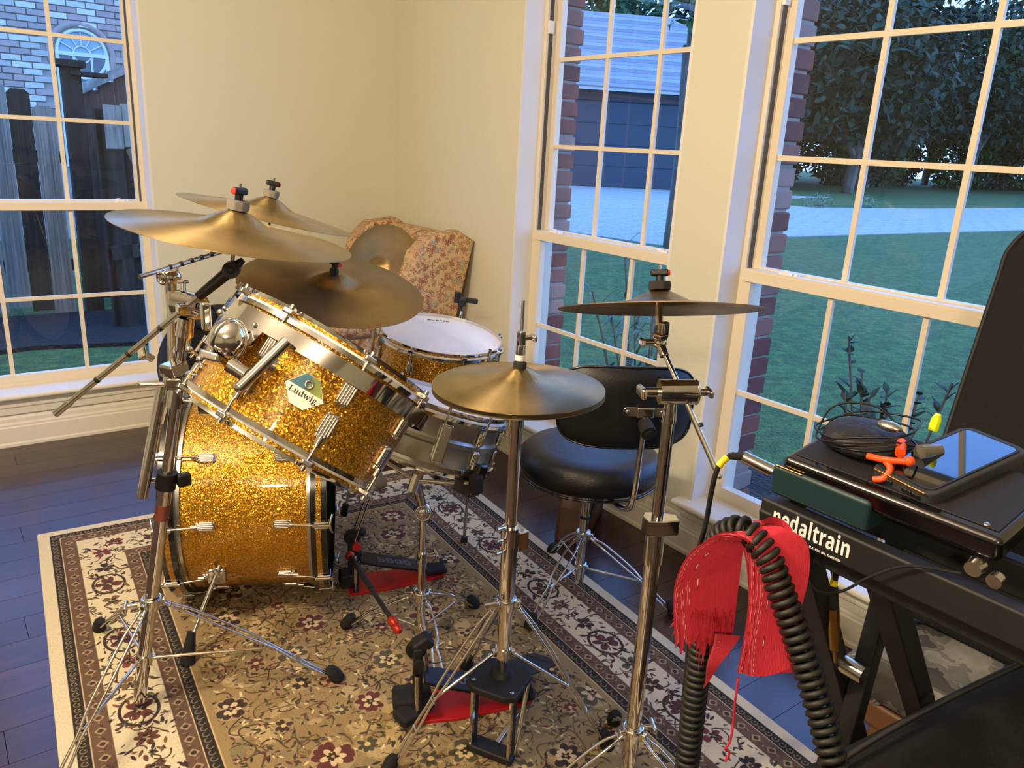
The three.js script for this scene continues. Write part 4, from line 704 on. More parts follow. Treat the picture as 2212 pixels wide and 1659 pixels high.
// ---------- hi-hat stand ----------
const HX = [0.975, -1.26];
{
  const t = thing('hi_hat_stand', 'chrome hi-hat stand with black footboard pedal on the rug', 'hi-hat stand'), at = (y) => [HX[0] + (y - 0.2) * 0.006, y, HX[1] - (y - 0.2) * 0.006];
  obj('lower_tube', [cyl(at(0.26), at(0.565), 0.0165, 0.0165, 22), cyl(at(0.40), at(0.565), 0.0185, 0.0185, 22), cyl(at(0.21), at(0.262), 0.0135, 0.0135, 18)], M.chrome, t);
  obj('upper_tube', [cyl(at(0.565), at(0.855), 0.0135, 0.0135, 20), cyl(at(0.84), at(0.885), 0.0165, 0.0165, 20)], M.chrome, t);
  const ml = obj('memory_lock', [cyl(at(0.555), at(0.60), 0.0215, 0.0215, 8), rbox(0.03, 0.05, 0.02, 0.004, along(at(0.56), [0.03, 0, 0.004], 1))], M.chrome, t);
  for (const y of [0.605, 0.575, 0.545]) obj('lock_screw', [cyl(along(at(y), [-0.018, 0, 0.004], 1), along(at(y), [-0.045, 0.004, 0.01], 1), 0.0045, 0.0045, 8)], M.chrome, ml);
  obj('pull_rod', [cyl(at(0.88), at(1.115), 0.0036, 0.0036, 10)], M.steel, t);
  const cl = obj('clutch', [cyl(at(0.972), at(1.0), 0.0075, 0.0075, 14), cyl(at(1.0), at(1.02), 0.0105, 0.0105, 16), rbox(0.016, 0.034, 0.016, 0.004, at(1.035))], M.chrome, t); obj('clutch_wing', wing(along(at(1.036), [0.006, 0, 0.002], 1), [0.94, 0.0, 0.34], 1.0), M.chrome, cl); obj('clutch_felt', [cyl(at(0.972), at(0.983), 0.0145, 0.0145, 18)], M.feltDark, cl); obj('clutch_washer', [cyl(at(0.988), at(1.0), 0.011, 0.011, 18)], M.white, cl);
  tripod(t, HX, 0.405, 0.275, [[0.70, RY, -1.32], [1.195, RY, -1.10], [1.07, RY, -1.55]], at, 0.012);
  obj('height_wing', [...wing(along(at(0.41), [-0.02, 0.004, 0.0], 1), [-0.95, 0.05, 0.2], 1.2)], M.chrome, t);
  obj('rubber_sleeve', [cyl(at(0.155), at(0.215), 0.016, 0.015, 18)], M.rubber, t);
  // pedal frame
  const p = new THREE.Group(); p.name = 'pedal'; p.position.set(HX[0], RY, HX[1]); p.rotation.y = 0.5; t.add(p);    // local x: towards the drummer
  obj('base_plate', [rbox(0.03, 0.02, 0.12, 0.005, [-0.045, 0.01, 0]), rbox(0.045, 0.012, 0.11, 0.004, [-0.03, 0.006, 0])], M.satin, p);
  obj('frame_post', [rbox(0.014, 0.17, 0.008, 0.002, [-0.05, 0.1, 0.05]), rbox(0.014, 0.17, 0.008, 0.002, [-0.05, 0.1, -0.05])], M.chrome, p);
  obj('frame_upright', [rbox(0.02, 0.17, 0.01, 0.003, [-0.036, 0.1, 0.05]), rbox(0.02, 0.17, 0.01, 0.003, [-0.036, 0.1, -0.05])], M.satin, p);
  obj('top_plate', [(() => { const g = ext([[-0.075, -0.04], [-0.06, -0.062], [0.03, -0.062], [0.05, -0.035], [0.05, 0.035], [0.03, 0.062], [-0.06, 0.062], [-0.075, 0.04]], 0.012, 0.003); g.rotateX(Math.PI / 2); g.translate(0, 0.2, 0); return clean(g); })(), cyl([0, 0.2, 0], [0, 0.215, 0], 0.03, 0.022, 20)], M.satin, p);
  for (const z of [-0.05, 0.05]) obj('bolt', [sph(0.006, [-0.052, 0.201, z], [1, 0.6, 1], 8)], M.chrome, p);
  obj('footboard', [(() => { const g = rbox(0.24, 0.008, 0.085, 0.003, [0.12, 0, 0]); g.rotateZ(-0.46); g.translate(0.03, 0.185, 0); return clean(g); })()], M.black, p);
  obj('footboard_label', [(() => { const g = rbox(0.03, 0.002, 0.06, 0.001, [0.05, 0.0052, 0]); g.rotateZ(-0.46); g.translate(0.03, 0.185, 0); return clean(g); })()], M.red, p);
  obj('heel_plate', [rbox(0.06, 0.014, 0.08, 0.004, [0.27, 0.066, 0], [0, 0, -0.46])], M.black, p);
  obj('spring_arm', [cyl([0.06, 0.165, 0.045], [-0.01, 0.05, 0.055], 0.006), cyl([-0.01, 0.05, 0.055], [-0.03, 0.01, 0.055], 0.004)], M.chrome, p);
  obj('radius_rod', [rbox(0.12, 0.006, 0.012, 0.002, [0.05, 0.008, 0])], M.steel, p);
}
// ---------- snare stand ----------
{
  const S = [1.03, -1.735], at = (y) => [S[0], y, S[1]], t = thing('snare_stand', 'chrome snare stand with basket arms and rubber tips', 'drum stand');
  obj('lower_tube', [cyl(at(0.03), at(0.29), 0.0125, 0.0125, 18), cyl(at(0.265), at(0.295), 0.0155, 0.0155, 18)], M.chrome, t);
  obj('upper_tube', [cyl(at(0.29), at(0.41), 0.0095, 0.0095, 16)], M.chrome, t);
  obj('height_wing', wing(along(at(0.28), [0.012, 0, 0.004], 1), [0.94, 0.1, 0.3], 1.3), M.chrome, t);
  tripod(t, S, 0.155, 0.05, [[0.867, RY, -1.905], [1.26, RY, -1.79], [0.964, RY, -1.508]], at, 0.014);
  const b = [1.03, 0.425, -1.735], n = SN.n, c = along(SN.c, n, -SN.L - 0.012), h = along(c, n, -0.06);
  obj('ball_tilter', [sph(0.024, b, [1, 1, 1], 20), torus(0.021, 0.003, along(b, [-0.012, 0.004, 0.02], 1), [-0.45, 0.1, 0.8], 24, 6), cyl(b, h, 0.012, 0.014, 16), cyl(along(h, n, -0.03), along(h, n, 0.02), 0.016, 0.016, 16)], M.chrome, t);
  for (const [dx, dz] of [[-0.16, -0.06], [0.13, -0.13], [0.03, 0.17]]) {
    const e = along(c, [dx, -dx * 0.337, dz], 1), u = along(e, dirTo(c, e), 0.03), a = obj('basket_arm', [tube([h, lerp3(h, e, 0.5), e, along(u, n, 0.02)], 0.006, 20, 8)], M.chrome, t);
    obj('rubber_tip', [rbox(0.03, 0.05, 0.034, 0.008, along(u, n, 0.012))], M.rubber, a);
  }
}
// ---------- bass drum pedal and its slave ----------
function bassPedal(name, label, p, ry, slave) {
  const t = thing(name, label, 'drum pedal', p); t.rotation.y = ry;         // local x: from the hoop towards the heel
  obj('base_plate', [(() => { const g = ext([[-0.02, -0.055], [0.1, -0.058], [0.28, -0.032], [0.305, -0.02], [0.305, 0.02], [0.28, 0.032], [0.1, 0.058], [-0.02, 0.055]], 0.006, 0.001); g.rotateX(Math.PI / 2); g.translate(0, 0.007, 0); return clean(g); })()], M.red, t);
  const fb = obj('footboard', [(() => { const g = ext([[0, -0.03], [0.05, -0.037], [0.15, -0.036], [0.23, -0.03], [0.235, -0.02], [0.235, 0.02], [0.23, 0.03], [0.15, 0.036], [0.05, 0.037], [0, 0.03]], 0.006, 0.0015); g.rotateX(Math.PI / 2); g.rotateZ(-0.30); g.translate(0.02, 0.105, 0); return clean(g); })()], M.black, t);
  { const g = word('5000', 0.032, 0.0006); g.scale(1.25, 1, 1); g.rotateX(-Math.PI / 2); g.translate(0.12, 0.0012, 0); g.rotateZ(-0.30); g.translate(0.02, 0.105, 0); obj('footboard_lettering', [clean(g)], M.grey, fb); }
  obj('heel_plate', [rbox(0.075, 0.018, 0.062, 0.008, [0.275, 0.02, 0])], M.rubber, t);
  if (!slave) obj('post', [rbox(0.018, 0.17, 0.016, 0.004, [0.0, 0.09, -0.045]), rbox(0.018, 0.17, 0.016, 0.004, [0.0, 0.09, 0.045])], M.satin, t);
  else obj('post', [rbox(0.024, 0.2, 0.028, 0.006, [0.0, 0.11, 0.03]), rbox(0.05, 0.03, 0.04, 0.008, [0.01, 0.215, 0.02], [0, 0, 0.6])], M.satin, t);
  obj('cam_shaft', [cyl([0, 0.175, -0.055], [0, 0.175, 0.06], 0.007)], M.steel, t);
  obj('cam', [cyl([0, 0.175, -0.02], [0, 0.175, 0.0], 0.024, 0.024, 22), torus(0.024, 0.004, [0, 0.175, -0.01], [0, 0, 1], 22, 6), sph(0.015, [0.03, 0.19, -0.01])], M.satin, t);
  obj('cam_cap', [cyl([0.0, 0.175, 0.05], [0.0, 0.175, 0.062], 0.014)], slave ? M.satin : M.red, t);
  obj('chain', [cyl([0.022, 0.17, -0.01], [0.03, 0.102, -0.01], 0.005)], M.steel, t);
  obj('spring', [cyl([-0.005, 0.05, 0.062], [-0.005, 0.15, 0.062], 0.006, 0.006, 10), cyl([-0.005, 0.02, 0.062], [-0.005, 0.05, 0.062], 0.003)], M.chrome, t);
  if (slave) obj('hoop_block', [rbox(0.1, 0.045, 0.075, 0.012, [-0.01, 0.034, 0.0]), rbox(0.05, 0.03, 0.06, 0.01, [-0.03, 0.03, 0.055], [0, 0.5, 0]), sph(0.012, [0.03, 0.05, 0.05])], M.rubber, t);
  else obj('hoop_clamp', [rbox(0.05, 0.05, 0.06, 0.008, [-0.02, 0.035, 0])], M.satin, t);
  return t;
}
{
  const t = bassPedal('bass_pedal', 'red based kick pedal with black numbered footboard behind the bass drum', [0.985, RY, -2.095], -0.26, false);
  for (const z of [-0.018, 0.022]) { const bt = obj('beater', [cyl([0, 0.175, z], [0.07, 0.37, z], 0.0035)], M.chrome, t); obj('beater_head', [cyl([0.05, 0.36, z - 0.0], [0.1, 0.375, z], 0.02, 0.02, 16)], M.felt, bt); }
}
{
  bassPedal('slave_pedal', 'red based slave pedal with black post beside the hi-hat stand', [0.865, RY, -1.475], -0.42, true);
  const t = thing('drive_shaft', 'dark pedal drive shaft with red joint between the two pedals', 'drive shaft'), a = [0.93, 0.185, -2.0], b = [0.85, 0.215, -1.55];
  obj('shaft', [cyl(a, lerp3(a, b, 0.5), 0.0085), cyl(lerp3(a, b, 0.45), lerp3(a, b, 0.9), 0.0065)], M.satin, t);
  obj('universal_joint', [sph(0.014, lerp3(a, b, 0.92), [1, 1, 1.4]), sph(0.013, lerp3(a, b, 1.0), [1, 1, 1.3])], std(0xb8331f, 0.35, { metalness: 0.6 }), t); obj('universal_joint', [sph(0.015, a)], std(0xb8331f, 0.35, { metalness: 0.6 }), t);
}
// ---------- right crash stand ----------
{
  const X = [1.112, -0.957], at = (y) => [X[0], y, X[1]], t = thing('boom_stand', 'upright chrome boom stand under the small edge-on crash', 'cymbal stand');
  obj('lower_tube', [cyl(at(0.03), at(0.68), 0.0165, 0.0165, 22), cyl(at(0.62), at(0.69), 0.0195, 0.0195, 22)], M.chrome, t);
  obj('memory_lock', [(() => { const g = ext([[-0.022, -0.02], [0.01, -0.02], [0.04, -0.012], [0.04, 0.012], [0.01, 0.02], [-0.022, 0.02], [-0.028, 0]], 0.03, 0.002); g.rotateX(-Math.PI / 2); g.rotateY(-0.6); g.translate(X[0], 0.69, X[1]); return clean(g); })(), sph(0.004, along(at(0.705), [0.03, 0, 0.03], 1))], M.chrome, t);
  obj('upper_tube', [cyl(at(0.69), at(0.945), 0.0125, 0.0125, 18)], M.chrome, t);
  obj('collar_neck', [cyl(at(0.925), at(0.975), 0.0145, 0.011, 16)], M.chrome, t);
  const c = [1.117, 0.985, -0.955], ax = [0.83, 0.03, 0.55];
  const rt = obj('ratchet', [cyl(along(c, ax, -0.03), along(c, ax, 0.042), 0.024, 0.024, 26), cyl(along(c, ax, -0.005), along(c, ax, -0.001), 0.0245, 0.0245, 26), torus(0.022, 0.003, along(c, ax, 0.042), ax, 24, 6)], M.chrome, t);
  obj('ratchet_wing', wing(along(c, ax, 0.044), ax, 1.15), M.chrome, rt); obj('ratchet_wing', wing(along(c, ax, -0.03), ax.map((v) => -v), 1.6), M.chrome, rt);
  const e0 = [1.109, 0.857, -0.846], e1 = [1.143, 1.063, -1.029], d = dirTo(e0, e1), off = [0.012, 0, 0.016];
  const bm = obj('boom_arm', [cyl(along(e0, off, 1), along(e1, [0, 0, 0], 1), 0.0055, 0.0055, 14), sph(0.0055, along(e0, off, 1)), cyl(along(e1, d, -0.03), e1, 0.0095, 0.0095, 14)], M.chrome, t); obj('memory_ring', [cyl(along(along(e0, off, 1), d, 0.1), along(along(e0, off, 1), d, 0.106), 0.006, 0.006, 12)], M.black, bm);
  const tl = obj('tilter', [sph(0.014, e1), rbox(0.022, 0.026, 0.022, 0.005, along(e1, [0.0, 0.006, 0], 1)), rbox(0.02, 0.034, 0.014, 0.004, along(e1, [0.008, 0.024, 0], 1))], M.chrome, t); obj('tilter_wing', wing(along(e1, [-0.01, 0, -0.006], 1), [-0.83, -0.03, -0.55], 1.1), M.chrome, tl);
  obj('cymbal_post', [cyl(e1, along(CX.c, CX.n, 0.03), 0.0045), cyl(along(CX.c, CX.n, -0.03), along(CX.c, CX.n, 0.015), 0.0085)], M.chrome, t);
  topper(t, along(CX.c, CX.n, 0.039), CX.n, M.feltDark, 0.0215, 0.017, 0.9);
  tripod(t, X, 0.20, 0.09, [[0.87, RY, -1.05], [1.27, RY, -1.16], [1.2, RY, -0.7]], at, 0.012);
  obj('height_wing', [...wing(along(at(0.205), [0.018, 0.004, 0.01], 1), [0.83, 0.2, 0.5], 1.2)], M.chrome, t);
}
// ---------- throne ----------
{
  const c = [1.62, -1.70], at = (y) => [c[0], y, c[1]], t = thing('drum_throne', 'black padded drum throne with curved backrest and chrome tripod', 'stool');
  obj('post', [cyl(at(0.03), at(0.19), 0.016, 0.016, 18), cyl(at(0.19), at(0.27), 0.0145, 0.0145, 18), cyl(at(0.27), at(0.42), 0.0125, 0.0125, 18)], M.chrome, t); obj('stop_ring', [cyl(at(0.268), at(0.276), 0.0165, 0.0165, 18)], M.black, t);
  tripod(t, c, 0.205, 0.09, [[1.70, 0.0, -1.945], [1.79, 0.0, -1.42], [1.33, RY, -1.60]], at, 0.014);
  const f = [-0.27, 0.96];                                   // the way the backrest lies from the seat
  const bp = [[0.0001, 0], [0.17, 0.0], [0.205, 0.012], [0.215, 0.04], [0.21, 0.07], [0.19, 0.09], [0.14, 0.098], [0.0001, 0.092]];
  obj('seat', [(() => { const g = lathe(bp, 48); const P = g.attributes.position; for (let i = 0; i < P.count; i++) { const a = P.getX(i) * f[0] + P.getZ(i) * f[1]; if (a > 0.12 && P.getY(i) > 0.05) P.setY(i, P.getY(i) + (a - 0.12) * 0.12); } g.computeVertexNormals(); const q = toCreasedNormals(g, 1.2); q.scale(1.06, 1, 1.06); q.translate(c[0], 0.425, c[1]); return clean(q); })()], M.vinyl, t);
  obj('seat_piping', [torus(0.222, 0.004, at(0.43), [0, 1, 0], 48, 6)], M.gloss, t);
  obj('seat_pan', [cyl(at(0.395), at(0.427), 0.05, 0.09, 20), rbox(0.06, 0.012, 0.04, 0.004, at(0.41))], M.satin, t);
  // backrest: a curved pad, its back to the camera
  const ct = [1.562, 0.716, -1.495], ang = -0.55;
  const pad = ext(roundRect(0.395, 0.245, 0.075), 0.036, 0.012, 3), P = pad.attributes.position;
  const padg = new THREE.Group(); padg.name = 'backrest'; padg.position.set(...ct); padg.rotation.y = ang; t.add(padg);
  // fine grid so that it can bend
  obj('pad', [(() => {
    const n = 36, m = 20, g = [];
    const face = (z0, bul) => surf((u, v) => { const x = (u - 0.5) * 2, y = (v - 0.5) * 2, e = 4.2, k = Math.pow(Math.pow(Math.abs(x), e) + Math.pow(Math.abs(y), e), 1 / e) || 1e-6, mx = Math.max(Math.abs(x), Math.abs(y)) || 1e-6, q = mx / k, X = x * q * 0.2, Y = y * q * 0.122, ed = Math.pow(mx, 6); return [X, Y, z0 + bul * (1 - ed) - X * X * 1.1]; }, n, m);
    const a = face(0.0, 0.022), b = face(-0.0, -0.034); const I = b.attributes.position; 
    return mergeGeometries([a, b]);
  })()], M.vinyl, padg);
  obj('pad_piping', [tube(Array.from({ length: 64 }, (_, i) => { const a = i / 64 * 6.2832, e = 2 / 4.2, x = Math.sign(Math.cos(a)) * Math.pow(Math.abs(Math.cos(a)), e) * 0.2, y = Math.sign(Math.sin(a)) * Math.pow(Math.abs(Math.sin(a)), e) * 0.122; return [x, y, -x * x * 1.1]; }), 0.004, 128, 6, true)], M.gloss, padg);
  const br = obj('bracket', [(() => { const g = ext(roundRect(0.125, 0.026, 0.0125), 0.004, 0.001); g.translate(0.04, -0.0, 0.023); return g; })(), rbox(0.05, 0.032, 0.018, 0.005, [0.04, 0, 0.03])], M.chrome, padg);
  for (const x of [-0.01, 0.09]) obj('screw', [sph(0.007, [x, 0, 0.028], [1, 1, 0.5], 10)], M.steel, br);
  obj('support_bar', [tube([[0.04, -0.01, 0.036], [0.037, -0.1, 0.036], [0.028, -0.26, 0.038], [0.022, -0.292, 0.034], [0.012, -0.31, 0.01], [-0.03, -0.316, -0.1]], 0.0095, 40, 8), rbox(0.03, 0.006, 0.09, 0.002, [-0.03, -0.31, -0.12])], M.chrome, padg);
  obj('height_knob', [cyl([0.041, -0.03, 0.03], [0.045, -0.048, 0.075], 0.02, 0.023, 18), cyl([0.045, -0.048, 0.075], [0.0455, -0.05, 0.08], 0.012, 0.012, 16)], M.rubber, padg);
}
// ---------- armchair in the corner, facing away from the right wall ----------
const floral = canvas(512, 512, (c) => {
  c.fillStyle = '#c9a97e'; c.fillRect(0, 0, 512, 512);
  for (let k = 0; k < 640; k++) { const x = rnd() * 512, y = rnd() * 512, r = rr(3, 9), a = rnd() * 6.28; c.fillStyle = ['#8d6a48', '#9a5a48', '#7c6a4a', '#a88058', '#84503e'][(rnd() * 5) | 0]; for (let q = 0; q < 4; q++) { c.beginPath(); c.ellipse(x + Math.cos(a + q * 1.6) * r, y + Math.sin(a + q * 1.6) * r, r * 0.8, r * 0.36, a + q * 1.6, 0, 6.3); c.fill(); } }
  for (let k = 0; k < 40; k++) { const x = rnd() * 512, y = rnd() * 512; c.fillStyle = k % 2 ? '#9a6450' : '#a09a84'; for (let q = 0; q < 6; q++) { c.beginPath(); c.ellipse(x + Math.cos(q * 1.05) * 12, y + Math.sin(q * 1.05) * 9, 8, 4.5, q * 1.05, 0, 6.3); c.fill(); } }
  c.strokeStyle = '#8a6c4c'; c.lineWidth = 2; for (let k = 0; k < 120; k++) { const x = rnd() * 512, y = rnd() * 512; c.beginPath(); c.moveTo(x, y); c.quadraticCurveTo(x + rr(-30, 30), y + rr(-30, 30), x + rr(-40, 40), y + rr(-40, 40)); c.stroke(); }
});
M.floral = std(0xffffff, 0.92, { map: floral, bumpMap: soft, bumpScale: 0.002 });
const triUV = (g, s = 0.45) => { const P = g.attributes.position, N = g.attributes.normal, U = g.attributes.uv; for (let i = 0; i < P.count; i++) { const ax = Math.abs(N.getX(i)), ay = Math.abs(N.getY(i)), az = Math.abs(N.getZ(i)); if (ax >= ay && ax >= az) U.setXY(i, P.getZ(i) / s, P.getY(i) / s); else if (ay >= az) U.setXY(i, P.getX(i) / s, P.getZ(i) / s); else U.setXY(i, P.getX(i) / s, P.getY(i) / s); } return g; };
{
  const t = thing('armchair', 'floral upholstered armchair with rolled arms and high back in the corner', 'armchair', [1.72, 0, -3.51]);
  const F = (n, ...g) => obj(n, g.map((q) => triUV(q)), M.floral, t);
  const rake = (g) => { const P = g.attributes.position; for (let i = 0; i < P.count; i++) { const y = P.getY(i); P.setX(i, P.getX(i) + Math.max(0, y - 0.42) * 0.2); } g.computeVertexNormals(); return toCreasedNormals(g, 1.0); };
  F('frame', rbox(0.62, 0.2, 0.68, 0.03, [-0.02, 0.22, 0]));
  F('seat_cushion', rbox(0.46, 0.2, 0.5, 0.07, [-0.08, 0.49, 0], undefined, 4));
  F('back', clean(rake(rbox(0.17, 0.62, 0.6, 0.07, [0.2, 0.69, 0], undefined, 5))));
  F('back_cushion', clean(rake(rbox(0.1, 0.36, 0.5, 0.045, [0.09, 0.74, 0], undefined, 4))));
  for (const s of [-1, 1]) {
    F('wing', clean(rake((() => { const g = ext([[0.26, 0.5], [-0.1, 0.52], [-0.12, 0.62], [-0.02, 0.78], [0.0, 0.92], [0.06, 0.985], [0.2, 1.0], [0.28, 0.96]], 0.05, 0.022, 4); g.translate(0, 0, s * 0.31 - 0.025); return g; })())));
    const a = F('arm', rbox(0.5, 0.34, 0.1, 0.03, [-0.06, 0.45, s * 0.285], undefined, 3), cyl([-0.3, 0.6, s * 0.3], [0.16, 0.6, s * 0.3], 0.065, 0.065, 20));
    obj('arm_front', [triUV(lathe([[0, 0], [0.05, 0.004], [0.064, -0.006]], 24, [-0.302, 0.6, s * 0.3], [-1, 0, 0])), triUV(rbox(0.03, 0.34, 0.09, 0.012, [-0.305, 0.42, s * 0.29]))], M.floral, a);
    for (const x of [-0.27, 0.22]) obj('leg', [cyl([x, 0, s * 0.28], [x, 0.13, s * 0.28], 0.014, 0.022, 10)], M.wood, t);
  }
  obj('back_seam', [cyl([0.04, 0.58, -0.18], [0.13, 0.9, -0.18], 0.003, 0.003, 6)], std(0x5a4632, 0.9), t);
}
{
  const t = thing('camera_bag', 'black gear bag with pale buckles on the armchair seat', 'bag', [1.60, 0.594, -3.68]);
  obj('body', [rbox(0.24, 0.15, 0.2, 0.03, [0, 0.075, 0], [0, 0.3, 0], 3), rbox(0.2, 0.03, 0.17, 0.012, [0, 0.155, 0], [0, 0.3, 0])], M.cloth, t);
  obj('pocket', [rbox(0.05, 0.1, 0.13, 0.02, [-0.12, 0.07, 0.04], [0, 0.3, 0])], std(0x1b2524, 0.8), t);
  for (const z of [0.02, 0.05]) obj('buckle', [rbox(0.022, 0.012, 0.018, 0.003, [-0.03 + z, 0.156, 0.11 - z], [0.4, 0.3, 0])], M.white, t);
  obj('strap', [tube([[-0.1, 0.12, 0.1], [-0.15, 0.2, 0.05], [-0.08, 0.21, -0.06], [0.06, 0.14, -0.1]], 0.008, 24, 6)], M.satin, t);
}
{
  const t = thing('drum_case', 'round black padded drum case standing against the left wall', 'case', [1.12, 0, -3.8]);
  const c = [0, 0.302, 0];
  obj('shell', [lathe([[0, -0.13], [0.26, -0.13], [0.295, -0.115], [0.3, -0.09], [0.3, 0.09], [0.295, 0.115], [0.26, 0.13], [0, 0.13]], 56, c, [0, 0, 1])], M.cloth, t);
  obj('piping', [torus(0.298, 0.006, [0, 0.302, 0.112], [0, 0, 1], 56, 6)], M.satin, t);
  obj('handle', [tube([[-0.16, 0.55, 0.14], [-0.2, 0.62, 0.16], [-0.09, 0.64, 0.16], [-0.07, 0.585, 0.14]], 0.01, 20, 6)], M.satin, t);
  obj('buckle_strap', [rbox(0.03, 0.2, 0.01, 0.003, [-0.2, 0.3, 0.135], [0, 0, 0.2]), rbox(0.02, 0.03, 0.012, 0.004, [-0.285, 0.14, 0.09], [0, 0, 0.5])], M.satin, t);
}
{
  const t = thing('satchel', 'brown leather satchel with black flap on the floor behind the throne', 'bag', [1.94, 0, -2.06]); t.rotation.y = 0.6;
  obj('body', [(() => { const g = ext([[-0.15, 0], [0.13, 0], [0.15, 0.1], [0.1, 0.27], [0.0, 0.28], [-0.12, 0.1]], 0.09, 0.015, 3); g.translate(0, 0.016, -0.045); return g; })()], std(0x4a2a16, 0.5, { bumpMap: soft, bumpScale: 0.002 }), t);
  obj('flap', [rbox(0.12, 0.2, 0.12, 0.02, [0.1, 0.18, 0.0], [0, 0, -0.3])], M.vinyl, t);
  obj('strap', [tube([[-0.14, 0.03, 0.05], [-0.05, 0.16, 0.07], [0.06, 0.29, 0.06], [0.12, 0.3, 0]], 0.006, 24, 6)], M.satin, t);
}
// ---------- pedal board on its stand ----------
const PZ0 = -0.565, PZ1 = 0.0;
{
  const t = thing('pedal_board', 'black rail pedal board with white lettering on its front rail', 'pedal board');
  const rail = (x, y) => rbox(0.024, 0.042, PZ1 - PZ0, 0.004, [x + 0.012, y, (PZ0 + PZ1) / 2]);
  obj('rail', [rail(0.86, 0.965)], M.satin, t); obj('rail', [rail(0.93, 0.985)], M.satin, t); obj('rail', [rail(1.0, 1.0)], M.satin, t); obj('rail', [rail(1.07, 1.013)], M.satin, t);
  for (const z of [PZ0 + 0.012, PZ1 - 0.012]) obj('end_frame', [rbox(0.25, 0.03, 0.022, 0.004, [0.98, 0.984, z], [0, 0, 0.235])], M.satin, t);
  const put = (g, y, z, x = 0.8596) => { g.rotateY(-Math.PI / 2); g.translate(x, y, z); return clean(g); };
  { const g = word('pedaltrain', 0.0195, 0.0008); g.scale(0.83, 1.18, 1); obj('lettering', [put(g, 0.966, -0.487)], M.white, t); }
  { const g = word('U.S. Pat. No. 6,459,023', 0.003, 0.0006); obj('small_lettering', [put(g, 0.949, -0.463)], M.white, t); }
  obj('hook', [tube([[0.862, 0.962, -0.53], [0.8, 0.962, -0.528], [0.765, 0.962, -0.526], [0.745, 0.97, -0.525]], 0.006, 20, 8)], M.satin, t);
}
{
  const t = thing('keyboard_stand', 'black square tube cross legged stand under the pedal board', 'stand');
  const sq = (a, b, s = 0.028) => { const A = V(a), B = V(b), d = B.clone().sub(A), L = d.length(), g = new RoundedBoxGeometry(s, L, s, 1, 0.003); g.translate(0, L / 2, 0); g.applyQuaternion(quatY(d.normalize())); g.translate(...a); return clean(g); };
  obj('leg', [sq([1.454, 0.0, -0.514], [0.885, 0.935, -0.512], 0.034)], M.satin, t); obj('leg', [sq([1.0, 0.0, -0.48], [1.1, 0.96, -0.48])], M.satin, t);
  obj('leg', [sq([1.57, 0.0, -0.40], [0.915, 0.925, -0.412], 0.034)], M.satin, t); obj('leg', [sq([1.05, 0.0, -0.1], [1.1, 0.96, -0.1])], M.satin, t);
  obj('top_arm', [sq([0.9, 0.928, -0.53], [0.9, 0.928, -0.05])], M.satin, t); obj('top_arm', [sq([1.08, 0.965, -0.53], [1.08, 0.965, -0.05])], M.satin, t);
  obj('foot_bar', [sq([1.45, 0.015, -0.55], [1.55, 0.015, -0.05])], M.satin, t); obj('pivot_bolt', [cyl([1.03, 0.70, -0.54], [1.03, 0.70, -0.46], 0.014)], M.steel, t);
}
{
  const t = thing('effect_pedal', 'dark teal metal effect pedal on the pedal board rail', 'pedal', [0.862, 0.992, -0.49]);
  obj('body', [(() => { const g = rbox(0.1, 0.042, 0.138, 0.006, [0.055, 0.022, 0]); g.rotateZ(0.06); return g; })()], M.teal, t);
  obj('edge_trim', [rbox(0.003, 0.003, 0.04, 0.001, [0.0045, 0.0425, -0.045])], M.brassy, t); obj('lid_seam', [rbox(0.0012, 0.0012, 0.13, 0.0004, [0.0052, 0.006, 0])], M.satin, t);
}
{
  // wide black unit with rounded front edge
  const t = thing('floor_unit', 'wide flat black effects unit on top of the pedal board', 'effects unit', [0.868, 1.04, -0.413]); t.rotation.z = 12 * D;
  obj('body', [rbox(0.15, 0.03, 0.27, 0.008, [0.075, -0.006, 0], undefined, 3)], M.gloss, t); obj('top_sheet', [rbox(0.128, 0.002, 0.25, 0.001, [0.08, 0.0095, 0])], std(0x131116, 0.7), t);
  obj('knob', [cyl([0.0, -0.03, 0.115], [-0.012, -0.03, 0.115], 0.011, 0.009, 16), cyl([-0.01, -0.028, 0.14], [-0.02, -0.028, 0.14], 0.008)], M.steel, t); obj('screw', [sph(0.004, [0.02, 0.01, 0.11], [1, 0.5, 1], 8)], M.steel, t);
}
{
  const t = thing('phone', 'phone in a thick grey rugged case lying on the black effects unit', 'phone', [0.9655, 1.0785, -0.386]); t.rotation.set(0, 0, 12 * D); t.rotation.order = 'ZYX'; t.rotation.y = -11 * D;
  obj('case', [(() => { const g = ext(roundRect(0.166, 0.08, 0.014), 0.01, 0.003, 3); g.rotateX(-Math.PI / 2); g.translate(0, -0.006, 0); return clean(g); })()], std(0x2a2c2e, 0.7), t);
  obj('screen', [(() => { const g = ext(roundRect(0.15, 0.068, 0.008), 0.001); g.rotateX(-Math.PI / 2); g.translate(0, 0.0072, 0); return clean(g); })()], phy(0x050506, 0.03, { clearcoat: 1 }), t);
  obj('bezel', [(() => { const s = roundRect(0.158, 0.074, 0.011); s.holes.push(roundRect(0.151, 0.069, 0.008)); const g = ext(s, 0.002); g.rotateX(-Math.PI / 2); g.translate(0, 0.0066, 0); return clean(g); })()], std(0x1c1d1f, 0.6), t);
  obj('port_cover', [rbox(0.004, 0.006, 0.024, 0.001, [-0.086, -0.001, 0.018]), rbox(0.004, 0.006, 0.02, 0.001, [-0.086, -0.001, -0.018])], M.black, t);
  obj('trim_strip', [rbox(0.002, 0.003, 0.07, 0.0008, [-0.0855, 0.006, 0])], M.brassy, t);
}
